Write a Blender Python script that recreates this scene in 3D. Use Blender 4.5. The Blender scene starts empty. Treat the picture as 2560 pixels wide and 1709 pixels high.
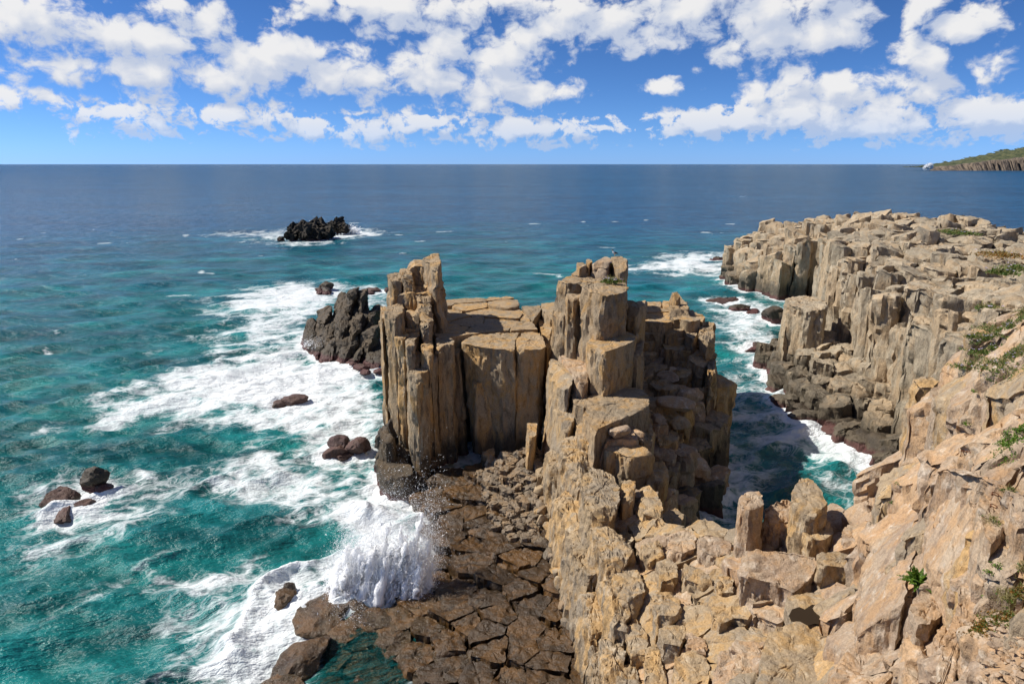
import bpy, bmesh, math, random
import numpy as np

R = math.radians
scene = bpy.context.scene
rng = np.random.default_rng(7)

# ------------------------------------------------------------------ camera
CAM_H, F_PX, PITCH = 24.0, 1707.0, 14.6          # metres above the sea, focal length in photo pixels, degrees down
cam_d = bpy.data.cameras.new("camera")
cam_d.sensor_width = 36.0
cam_d.lens = 36.0 * F_PX / 2560.0
cam_d.clip_start, cam_d.clip_end = 0.1, 80000.0
cam = bpy.data.objects.new("camera", cam_d)
cam.location = (0, 0, CAM_H)
cam.rotation_euler = (R(90 - PITCH), 0, 0)
scene.collection.objects.link(cam)
scene.camera = cam

# ------------------------------------------------------------------ light
SUN_EL, SUN_AZ = 46.0, -80.0                     # azimuth measured from +Y (view direction), negative = to the left
sun_d = bpy.data.lights.new("sun", 'SUN')
sun_d.energy, sun_d.angle, sun_d.color = 4.7, R(0.53), (1.0, 0.94, 0.84)
sun = bpy.data.objects.new("sun", sun_d)
sd = np.array([math.sin(R(SUN_AZ)) * math.cos(R(SUN_EL)), math.cos(R(SUN_AZ)) * math.cos(R(SUN_EL)), math.sin(R(SUN_EL))])
sun.rotation_euler = (R(90 - SUN_EL), 0, R(180 - SUN_AZ))
sun.location = tuple(sd * 200)
scene.collection.objects.link(sun)

scene.view_settings.view_transform = 'Standard'
scene.view_settings.look = 'None'
scene.view_settings.gamma = 1.0
scene.view_settings.exposure = 0.40
scene.view_settings.use_curve_mapping = False
scene.cycles.max_bounces = 10
scene.cycles.diffuse_bounces = 8
scene.cycles.sample_clamp_direct = 2.5
scene.cycles.sample_clamp_indirect = 3.0
scene.cycles.transparent_max_bounces = 8
scene.cycles.use_denoising = True
scene.cycles.caustics_reflective = False
scene.cycles.caustics_refractive = False

# ------------------------------------------------------------------ pixel <-> place helpers (photo pixels, 2560 wide)
cP, sP = math.cos(R(PITCH)), math.sin(R(PITCH))
def ray(u, v):
    x = (u - 1280) / F_PX; y = (854.5 - v) / F_PX
    return np.array([x, cP + y * sP, -sP + y * cP])
def at(u, v, z=0.0):
    d = ray(u, v); t = (z - CAM_H) / d[2]
    return np.array([d[0] * t, d[1] * t, z])
def at_y(u, v, y):
    d = ray(u, v); t = y / d[1]
    return np.array([d[0] * t, y, CAM_H + d[2] * t])
def px(x, y, z):
    dz = z - CAM_H
    d = y * cP - dz * sP; h = y * sP + dz * cP
    return 1280 + F_PX * x / d, 854.5 - F_PX * h / d
def azel(u, v):
    d = ray(u, v); d = d / np.linalg.norm(d)
    return math.degrees(math.atan2(d[0], d[1])), math.degrees(math.asin(d[2]))

# ------------------------------------------------------------------ node helper
class NT:
    def __init__(s, tree): s.t = tree; s.n = tree.nodes; s.l = tree.links
    def new(s, typ, **kw):
        n = s.n.new(typ)
        for k, v in kw.items(): setattr(n, k, v)
        return n
    def put(s, sock, val):
        if isinstance(val, bpy.types.NodeSocket): s.l.new(val, sock)
        elif val is not None: sock.default_value = val
    def math(s, op, a, b=None, c=None, clamp=False):
        n = s.new('ShaderNodeMath', operation=op); n.use_clamp = clamp
        s.put(n.inputs[0], a); s.put(n.inputs[1], b); s.put(n.inputs[2], c); return n.outputs[0]
    def vmath(s, op, a, b=None, scale=None):
        n = s.new('ShaderNodeVectorMath', operation=op)
        s.put(n.inputs[0], a); s.put(n.inputs[1], b)
        if scale is not None: s.put(n.inputs[3], scale)
        return n.outputs['Value'] if op in ('LENGTH', 'DOT_PRODUCT', 'DISTANCE') else n.outputs[0]
    def noise(s, vec, scale, detail=4, rough=0.55, dist=0.0, lac=2.0, dim='3D'):
        n = s.new('ShaderNodeTexNoise'); n.noise_dimensions = dim; s.put(n.inputs['Vector'], vec)
        s.put(n.inputs['Scale'], scale); s.put(n.inputs['Detail'], detail); s.put(n.inputs['Roughness'], rough)
        s.put(n.inputs['Distortion'], dist); s.put(n.inputs['Lacunarity'], lac); return n.outputs['Fac']
    def voro(s, vec, scale, feature='F1', detail=0.0, rand=1.0, smooth=None, dim='3D'):
        n = s.new('ShaderNodeTexVoronoi', feature=feature); n.voronoi_dimensions = dim; s.put(n.inputs['Vector'], vec)
        s.put(n.inputs['Scale'], scale); s.put(n.inputs['Detail'], detail); s.put(n.inputs['Randomness'], rand)
        if smooth is not None and 'Smoothness' in n.inputs: s.put(n.inputs['Smoothness'], smooth)
        return n.outputs['Distance']
    def step(s, x, lo, hi):
        n = s.new('ShaderNodeMapRange', interpolation_type='SMOOTHSTEP')
        s.put(n.inputs[0], x); s.put(n.inputs[1], lo); s.put(n.inputs[2], hi); return n.outputs[0]
    def lin(s, x, lo, hi, a=0.0, b=1.0):
        n = s.new('ShaderNodeMapRange'); s.put(n.inputs[0], x); s.put(n.inputs[1], lo); s.put(n.inputs[2], hi)
        s.put(n.inputs[3], a); s.put(n.inputs[4], b); return n.outputs[0]
    def mix(s, f, a, b, mode='MIX'):
        n = s.new('ShaderNodeMix', data_type='RGBA', blend_type=mode)
        s.put(n.inputs['Factor'], f)
        for k, v in (('A', a), ('B', b)):
            sk = [i for i in n.inputs if i.name == k and i.type == 'RGBA'][0]
            s.put(sk, v if isinstance(v, bpy.types.NodeSocket) else (*v, 1.0))
        return [o for o in n.outputs if o.type == 'RGBA'][0]
    def comb(s, x, y, z):
        n = s.new('ShaderNodeCombineXYZ'); s.put(n.inputs[0], x); s.put(n.inputs[1], y); s.put(n.inputs[2], z); return n.outputs[0]
    def sep(s, v):
        n = s.new('ShaderNodeSeparateXYZ'); s.put(n.inputs[0], v); return n.outputs

# ------------------------------------------------------------------ world: Nishita sky with cumulus banks
CLOUDS = [  # centre and half size in photo pixels; turned into azimuth and elevation
 (60,75,180,62,1),(200,110,190,70,1),(360,130,170,75,1),(490,95,100,85,1),(620,170,150,62,1),(700,130,62,62,1),(800,170,110,66,1),(930,205,100,42,1),
 (1110,160,110,85,1),(1190,205,130,55,1),(1280,135,95,62,1),(1310,235,130,26,1),
 (860,15,130,42,1),(1000,40,140,45,1),(1140,55,120,52,1),(1300,15,110,36,1),(1430,50,115,62,1),(1560,70,110,52,1),(1640,30,110,50,1),(1780,45,120,72,1),(1910,62,150,86,1),(2040,75,120,62,1),(2060,10,110,60,1),
 (2310,20,55,30,1),(2420,70,100,40,1),(2300,140,75,42,1),(2470,160,52,38,1),
 (1885,255,55,40,1),(1990,225,65,45,1),(2080,245,90,55,1),(2215,235,95,62,1),(2330,230,60,36,1),(2000,292,125,24,1),(2190,310,150,22,1),(1760,300,75,30,.9),(2480,290,130,34,.9),(1660,215,42,22,.9),
 (580,290,110,26,.66),(320,288,110,24,.66),(930,325,80,22,.66),(1300,322,130,24,.66),(60,235,110,22,.66),(1060,306,60,16,.66),(785,318,30,20,.9)]

world = bpy.data.worlds.new("World"); scene.world = world; world.use_nodes = True
wt = NT(world.node_tree); wt.n.clear()
sky = wt.new('ShaderNodeTexSky', sky_type='NISHITA')
sky.sun_disc = False; sky.sun_elevation = R(SUN_EL); sky.sun_rotation = R(SUN_AZ)
sky.altitude = 2500; sky.air_density = 1.0; sky.dust_density = 0.7; sky.ozone_density = 5.0

grp = bpy.data.node_groups.new("cloud_field", 'ShaderNodeTree')
grp.interface.new_socket("Vector", in_out='INPUT', socket_type='NodeSocketVector')
grp.interface.new_socket("Density", in_out='OUTPUT', socket_type='NodeSocketFloat')
grp.interface.new_socket("Bulk", in_out='OUTPUT', socket_type='NodeSocketFloat')
g = NT(grp); gi = g.new('NodeGroupInput'); go = g.new('NodeGroupOutput')
V = gi.outputs[0]
wn = g.new('ShaderNodeTexNoise'); wn.noise_dimensions = '2D'; g.put(wn.inputs['Vector'], V); g.put(wn.inputs['Scale'], 0.42); g.put(wn.inputs['Detail'], 2.0)
warp = g.vmath('SCALE', g.vmath('SUBTRACT', wn.outputs['Color'], (0.5, 0.5, 0.5)), scale=1.3)
Vw = g.vmath('ADD', V, g.vmath('MULTIPLY', warp, (1.0, 0.6, 0.0)))
cov = None
for (u, v, ru, rv, a) in CLOUDS:
    az, el = azel(u, v); du = math.cos(math.atan((u - 1280) / F_PX)) ** 2
    d = g.vmath('LENGTH', g.vmath('MULTIPLY', g.vmath('SUBTRACT', Vw, (az, el, 0)), (29.8 / ru / du / 1.3, 29.8 / rv / 1.3, 0)))
    c = g.math('MULTIPLY_ADD', d, -1.05 * a, 1.55 * a)
    cov = c if cov is None else g.math('MAXIMUM', cov, c)
cov = g.math('MINIMUM', g.math('MAXIMUM', cov, -0.45), 1.15)
V2 = g.vmath('MULTIPLY', Vw, (1.0, 1.35, 1.0))
puff = g.math('SUBTRACT', 0.45, g.voro(V2, 0.30, 'F1', 4.0, 1.0, dim='2D'))
fine = g.math('SUBTRACT', g.noise(V2, 0.9, 5, 0.62, dim='2D'), 0.5)
big = g.math('SUBTRACT', g.noise(V, 0.12, 2, 0.5, dim='2D'), 0.5)
elv = g.sep(V)[1]
gen = g.math('MULTIPLY', g.step(elv, 13.0, 22.0), g.math('MULTIPLY_ADD', big, 3.2, 0.34))
low = g.math('MULTIPLY', g.math('MULTIPLY', g.step(elv, 0.2, 1.4), g.math('SUBTRACT', 1.0, g.step(elv, 3.2, 5.0))), 0.50)   # small far cumulus over the horizon
cov = g.math('ADD', cov, low)
dn = g.math('ADD', g.math('MAXIMUM', cov, gen), g.math('MULTIPLY', puff, 0.85))
puffc = g.math('SUBTRACT', 0.45, g.voro(V2, 0.30, 'F1', 1.5, 1.0, dim='2D'))
g.put(go.inputs[1], g.math('ADD', g.math('MAXIMUM', cov, gen), g.math('MULTIPLY', puffc, 0.85)))
dn = g.math('ADD', dn, g.math('MULTIPLY', fine, g.math('MULTIPLY_ADD', low, 3.4, 1.0)))
g.put(go.inputs[0], g.math('SUBTRACT', dn, 0.30))

tc = wt.new('ShaderNodeTexCoord')
sx, sy, sz = wt.sep(wt.vmath('NORMALIZE', tc.outputs['Generated']))
DEG = 180 / math.pi
az = wt.math('MULTIPLY', wt.math('ARCTAN2', sx, sy), DEG)
el = wt.math('MULTIPLY', wt.math('ARCSINE', sz), DEG)
A = wt.comb(az, el, 0.0)
def dens(vec):
    n = wt.new('ShaderNodeGroup'); n.node_tree = grp; wt.put(n.inputs[0], vec); return n.outputs
(d0, k0), (_, k1) = dens(A), dens(wt.vmath('ADD', A, (-0.9, 1.25, 0.0)))
lit = wt.math('ADD', wt.math('SUBTRACT', k0, k1), wt.math('MULTIPLY', wt.math('SUBTRACT', d0, k0), 0.55))
lit = wt.lin(lit, -0.55, 0.52)
alpha = wt.step(d0, -0.04, 0.50)
hor = wt.step(el, 0.2, 5.0)                                   # clouds sink into the pale air near the horizon
alpha = wt.math('MULTIPLY', alpha, wt.math('MULTIPLY_ADD', hor, 0.50, 0.45))
ccol = wt.mix(wt.step(lit, 0.1, 0.95), (0.62, 0.69, 0.84), (1.0, 0.99, 0.98))
hsv = wt.new('ShaderNodeHueSaturation'); wt.put(hsv.inputs['Saturation'], 1.08); wt.put(hsv.inputs['Color'], sky.outputs[0])
gm = wt.new('ShaderNodeGamma'); wt.put(gm.inputs[0], hsv.outputs[0]); gm.inputs[1].default_value = 1.2
bw = wt.new('ShaderNodeRGBToBW'); wt.put(bw.inputs[0], gm.outputs[0])
tin = wt.mix(1.0, wt.comb(bw.outputs[0], bw.outputs[0], bw.outputs[0]), (0.50, 0.95, 1.95), 'MULTIPLY')
skyc = wt.mix(1.0, wt.mix(0.45, gm.outputs[0], tin), (0.45, 0.60, 0.77), 'MULTIPLY')
b1 = wt.new('ShaderNodeBackground'); wt.put(b1.inputs[0], skyc); b1.inputs[1].default_value = 0.072
b2 = wt.new('ShaderNodeBackground'); wt.put(b2.inputs[0], ccol); b2.inputs[1].default_value = 0.68
ms = wt.new('ShaderNodeMixShader'); wt.put(ms.inputs[0], alpha); wt.l.new(b1.outputs[0], ms.inputs[1]); wt.l.new(b2.outputs[0], ms.inputs[2])
wo = wt.new('ShaderNodeOutputWorld'); wt.l.new(ms.outputs[0], wo.inputs[0])
world.cycles.sampling_method = 'MANUAL'; world.cycles.sample_map_resolution = 512

# ------------------------------------------------------------------ numpy noise
GRAD = np.array([(1,1,0),(-1,1,0),(1,-1,0),(-1,-1,0),(1,0,1),(-1,0,1),(1,0,-1),(-1,0,-1),(0,1,1),(0,-1,1),(0,1,-1),(0,-1,-1),(1,1,0),(-1,1,0),(0,-1,1),(0,-1,-1)], dtype=np.float32)
def hsh(ix, iy, iz, seed=0):
    with np.errstate(over='ignore'):
        h = (ix.astype(np.uint32) * np.uint32(374761393)) ^ (iy.astype(np.uint32) * np.uint32(668265263)) ^ (iz.astype(np.uint32) * np.uint32(2147483647 - 12)) ^ np.uint32((seed * 1274126177) & 0xffffffff)
        h = (h ^ (h >> np.uint32(13))) * np.uint32(1274126177)
        h = (h ^ (h >> np.uint32(15))) * np.uint32(2246822519)
        return h ^ (h >> np.uint32(16))
def perlin(p, seed=0):
    p = np.asarray(p, dtype=np.float32); i = np.floor(p); f = p - i; i = i.astype(np.int64)
    w = f * f * f * (f * (f * 6 - 15) + 10); out = np.zeros(len(p), np.float32)
    for a in (0, 1):
        for b in (0, 1):
            for c in (0, 1):
                gidx = hsh(i[:, 0] + a, i[:, 1] + b, i[:, 2] + c, seed) & np.uint32(15)
                gv = GRAD[gidx]
                dt = gv[:, 0] * (f[:, 0] - a) + gv[:, 1] * (f[:, 1] - b) + gv[:, 2] * (f[:, 2] - c)
                out += dt * (w[:, 0] if a else 1 - w[:, 0]) * (w[:, 1] if b else 1 - w[:, 1]) * (w[:, 2] if c else 1 - w[:, 2])
    return out
def fbm(p, octv=4, gain=0.5, seed=0):
    s = np.zeros(len(p), np.float32); a = 1.0; q = np.asarray(p, np.float32).copy()
    for k in range(octv):
        s += a * perlin(q, seed + k); a *= gain; q = q * 2.03 + 7.3
    return s
def cellular(p, seed=0):
    """nearest feature point: a random value per cell (-1..1) and the gap between the two nearest distances"""
    p = np.asarray(p, np.float32); i = np.floor(p).astype(np.int64); n = len(p); sg = np.where(p - i > 0.5, 1, -1)
    d1 = np.full(n, 9.0, np.float32); d2 = d1.copy(); val = np.zeros(n, np.float32)
    for a in (0, 1):
        for b in (0, 1):
            for c in (0, 1):
                x, y, z = i[:, 0] + a * sg[:, 0], i[:, 1] + b * sg[:, 1], i[:, 2] + c * sg[:, 2]
                h = hsh(x, y, z, seed)
                ox = (h & np.uint32(1023)) / 1023.0; oy = ((h >> np.uint32(10)) & np.uint32(1023)) / 1023.0; oz = ((h >> np.uint32(20)) & np.uint32(1023)) / 1023.0
                dd = (x + ox - p[:, 0]) ** 2 + (y + oy - p[:, 1]) ** 2 + (z + oz - p[:, 2]) ** 2
                nr = dd < d1
                d2 = np.where(nr, d1, np.minimum(d2, dd)); val = np.where(nr, ((h >> np.uint32(5)) & np.uint32(255)) / 127.5 - 1, val); d1 = np.where(nr, dd, d1)
    return val.astype(np.float32), np.sqrt(d2) - np.sqrt(d1)

# ------------------------------------------------------------------ objects
COL = scene.collection
def mesh_np(name, P, quads, tris, mat=None, sharp=None, smooth=True):
    me = bpy.data.meshes.new(name)
    nq, nt = len(quads), len(tris)
    me.vertices.add(len(P)); me.vertices.foreach_set('co', np.ascontiguousarray(P, np.float32).ravel())
    lv = np.concatenate([np.asarray(quads, np.int32).ravel() if nq else np.zeros(0, np.int32), np.asarray(tris, np.int32).ravel() if nt else np.zeros(0, np.int32)])
    me.loops.add(len(lv)); me.loops.foreach_set('vertex_index', lv)
    me.polygons.add(nq + nt)
    st = np.concatenate([np.arange(nq, dtype=np.int32) * 4, nq * 4 + np.arange(nt, dtype=np.int32) * 3])
    me.polygons.foreach_set('loop_start', st)
    if smooth: me.polygons.foreach_set('use_smooth', np.ones(nq + nt, bool))
    me.update(calc_edges=True)
    if sharp: me.set_sharp_from_angle(angle=R(sharp))
    if mat: me.materials.append(mat)
    return me
def link(name, data, parent=None):
    o = bpy.data.objects.new(name, data); COL.objects.link(o)
    if parent: o.parent = parent
    return o
def tag(o, label=None, cat=None, group=None, kind=None):
    if label: o['label'] = label
    if cat: o['category'] = cat
    if group: o['group'] = group
    if kind: o['kind'] = kind
    return o
def empty(name, label=None, cat=None, group=None, kind=None, loc=(0, 0, 0)):
    o = bpy.data.objects.new(name, None); COL.objects.link(o); o.location = loc
    o.empty_display_size = 0.2
    return tag(o, label, cat, group, kind)

# ------------------------------------------------------------------ materials
def new_mat(name):
    m = bpy.data.materials.new(name); m.use_nodes = True
    t = NT(m.node_tree); t.n.clear()
    out = t.new('ShaderNodeOutputMaterial'); b = t.new('ShaderNodeBsdfPrincipled'); t.l.new(b.outputs[0], out.inputs[0])
    return m, t, b, out

def rock_mat(name, a, b, warm, stain, pale, tide=(1.6, 3.4), tide_col=(0.055, 0.045, 0.032), warm_amt=0.5, stain_amt=0.7, pale_amt=0.5, rough=0.86, bump=1.0, scale=1.0, weed=True, crack=0.45, wet=0.0):
    m, t, bs, out = new_mat(name)
    pos = t.new('ShaderNodeNewGeometry').outputs['Position']
    geo = t.new('ShaderNodeNewGeometry')
    nz = t.sep(geo.outputs['True Normal'])[2]
    steep = t.math('SUBTRACT', 1.0, t.math('ABSOLUTE', nz), clamp=True)
    z = t.sep(pos)[2]
    inf = t.new('ShaderNodeObjectInfo').outputs['Random']
    q = t.vmath('ADD', pos, t.comb(t.math('MULTIPLY', inf, 37.0), t.math('MULTIPLY', inf, 91.0), 0.0))
    st = t.vmath('MULTIPLY', q, (1.0, 1.0, 0.26))
    n_big = t.noise(q, 0.33 * scale, 4, 0.62)
    n_mid = t.noise(q, 1.5 * scale, 5, 0.65)
    n_fine = t.noise(q, 11.0 * scale, 3, 0.7)
    n_streak = t.noise(st, 2.3 * scale, 4, 0.68)
    n_patch = t.noise(t.vmath('MULTIPLY', q, (1.0, 1.0, 0.45)), 0.75 * scale, 5, 0.65, 0.9)
    col = t.mix(t.step(n_big, 0.36, 0.64), a, b)
    col = t.mix(t.math('MULTIPLY', t.step(t.math('ADD', n_patch, t.math('MULTIPLY', inf, 0.12)), 0.50, 0.68), warm_amt), col, warm)
    col = t.mix(t.math('MULTIPLY', t.step(n_mid, 0.52, 0.74), pale_amt), col, pale)
    smask = t.math('MULTIPLY', t.step(n_streak, 0.50, 0.68), t.math('MULTIPLY_ADD', steep, 0.75, 0.25))
    col = t.mix(t.math('MULTIPLY', smask, stain_amt), col, stain)
    n_st2 = t.noise(t.vmath('MULTIPLY', q, (1.0, 1.0, 0.22)), 6.0 * scale, 4, 0.68)
    col = t.mix(t.math('MULTIPLY', t.math('MULTIPLY', t.step(n_st2, 0.54, 0.70), steep), stain_amt * 0.7), col, stain)
    tint = t.math('ADD', t.math('MULTIPLY_ADD', n_fine, 1.2, 0.32), t.math('MULTIPLY_ADD', inf, 0.22, -0.02))
    col = t.mix(1.0, col, t.comb(tint, tint, tint), 'MULTIPLY')
    # hairline joints
    qd = t.vmath('ADD', q, t.vmath('SCALE', t.vmath('SUBTRACT', t.comb(n_mid, n_patch, n_big), (0.5, 0.5, 0.5)), scale=0.9))
    vd = t.voro(t.vmath('MULTIPLY', qd, (1.0, 1.0, 0.45)), 0.9 * scale, 'DISTANCE_TO_EDGE')
    line = t.math('SUBTRACT', 1.0, t.step(vd, 0.0, 0.022))
    line = t.math('MULTIPLY', line, t.math('MULTIPLY', t.step(n_patch, 0.48, 0.60), t.step(n_mid, 0.40, 0.58)))
    col = t.mix(t.math('MULTIPLY', line, crack), col, (0.05, 0.038, 0.025))
    # tide-darkened foot: wet, weed covered rock
    zz = t.math('ADD', z, t.math('MULTIPLY', t.math('SUBTRACT', n_patch, 0.5), 4.0))
    wetm = t.math('SUBTRACT', 1.0, t.step(zz, tide[0], tide[1]))
    dk = t.mix(t.step(n_mid, 0.38, 0.68), tide_col, tuple(c * 1.9 for c in tide_col))
    dk = t.mix(1.0, dk, t.comb(tint, tint, tint), 'MULTIPLY')
    col = t.mix(t.math('MULTIPLY', wetm, 0.9), col, dk)
    if weed:   # reddish algae band just over the water
        z2 = t.math('ADD', z, t.math('MULTIPLY', t.math('SUBTRACT', n_mid, 0.5), 0.8))
        band = t.math('MULTIPLY', t.math('SUBTRACT', 1.0, t.step(z2, 0.35, 0.75)), 0.75)
        col = t.mix(band, col, (0.10, 0.035, 0.035))
    t.put(bs.inputs['Base Color'], col)
    rg = t.lin(n_mid, 0.3, 0.7, rough - 0.07 - wet, rough + 0.07)
    t.put(bs.inputs['Roughness'], t.math('SUBTRACT', rg, t.math('MULTIPLY', wetm, 0.18 + wet)))
    bs.inputs['Specular IOR Level'].default_value = 0.3 + wet * 2
    # relief
    h = t.math('ADD', t.math('MULTIPLY', t.noise(t.vmath('MULTIPLY', q, (1.0, 1.0, 0.4)), 2.6 * scale, 6, 0.70), 0.58), t.math('MULTIPLY', t.noise(q, 11.0 * scale, 2, 0.7), 0.10))
    ch = t.voro(t.vmath('MULTIPLY', q, (1.0, 1.0, 0.6)), 2.4 * scale, 'F1', 1.0); h = t.math('ADD', h, t.math('MULTIPLY', ch, 0.14))
    bp = t.new('ShaderNodeBump'); bp.inputs['Strength'].default_value = 0.9 * bump; bp.inputs['Distance'].default_value = 0.32 / scale
    t.put(bp.inputs['Height'], h); t.l.new(bp.outputs[0], bs.inputs['Normal'])
    return m

M = {}
M['tan'] = rock_mat('tan_rock', (0.38,0.272,0.162), (0.285,0.223,0.15), (0.44,0.25,0.08), (0.105,0.074,0.046), (0.48,0.395,0.285), warm_amt=0.7, stain_amt=0.72)
M['grey'] = rock_mat('grey_rock', (0.39,0.322,0.23), (0.305,0.258,0.19), (0.39,0.255,0.13), (0.11,0.086,0.06), (0.48,0.405,0.30), warm_amt=0.5, stain_amt=0.72, tide=(1.4, 4.2), scale=0.8)
M['pink'] = rock_mat('pink_rock', (0.41,0.315,0.22), (0.335,0.24,0.165), (0.45,0.25,0.10), (0.15,0.108,0.073), (0.56,0.48,0.385), warm_amt=0.52, stain_amt=0.72, pale_amt=0.8, tide=(0.2, 1.6), scale=1.3)
M['ochre'] = rock_mat('ochre_rock', (0.385,0.28,0.165), (0.29,0.235,0.17), (0.47,0.27,0.085), (0.115,0.085,0.055), (0.50,0.415,0.30), warm_amt=0.58, stain_amt=0.78, pale_amt=0.8, tide=(0.4, 2.0), scale=1.2)
M['dark'] = rock_mat('dark_reef_rock', (0.085,0.066,0.045), (0.065,0.053,0.04), (0.11,0.073,0.037), (0.032,0.026,0.02), (0.135,0.105,0.075), tide=(0.6, 2.4), tide_col=(0.045,0.035,0.024), rough=0.72)
M['black'] = rock_mat('black_islet_rock', (0.035,0.029,0.022), (0.028,0.024,0.02), (0.05,0.038,0.024), (0.014,0.012,0.01), (0.055,0.045,0.034), tide=(0.6, 2.0), tide_col=(0.02,0.016,0.012), scale=0.5)
M['purple'] = rock_mat('algae_rock', (0.115,0.062,0.055), (0.085,0.05,0.042), (0.10,0.055,0.035), (0.04,0.025,0.022), (0.16,0.10,0.085), tide=(-1.0, 0.2), weed=False, rough=0.6)
M['wet'] = rock_mat('wet_platform_rock', (0.074,0.041,0.016), (0.046,0.029,0.015), (0.122,0.058,0.013), (0.014,0.010,0.006), (0.105,0.07,0.038), warm_amt=0.75, tide=(-0.5, 0.5), tide_col=(0.05,0.034,0.017), rough=0.44, wet=0.09, weed=False, scale=1.0, crack=0.8)
M['rubble'] = rock_mat('rubble_rock', (0.24,0.185,0.13), (0.19,0.155,0.115), (0.26,0.155,0.065), (0.08,0.058,0.04), (0.34,0.28,0.21), tide=(-0.4, 0.9), weed=False, scale=1.5)

# ------------------------------------------------------------------ rock generator
def area2(p):
    return 0.5 * float(np.sum(p[:, 0] * np.roll(p[:, 1], -1) - np.roll(p[:, 0], -1) * p[:, 1]))
def centroid(p):
    a = area2(p); x, y = p[:, 0], p[:, 1]; x2, y2 = np.roll(x, -1), np.roll(y, -1); c = x * y2 - x2 * y
    return np.array([np.sum((x + x2) * c), np.sum((y + y2) * c)]) / (6 * a)
def chaikin(p, r=0.12):
    nx = np.roll(p, -1, 0); return np.stack([p * (1 - r) + nx * r, p * r + nx * (1 - r)], 1).reshape(-1, 2)
def plane_fit(pts):
    A_ = np.c_[pts[:, :2] - pts[:, :2].mean(0), np.ones(len(pts))]
    g_, *_ = np.linalg.lstsq(A_, pts[:, 2], rcond=None)
    return g_[2], g_[0], g_[1], pts[:, :2].mean(0)

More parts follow.
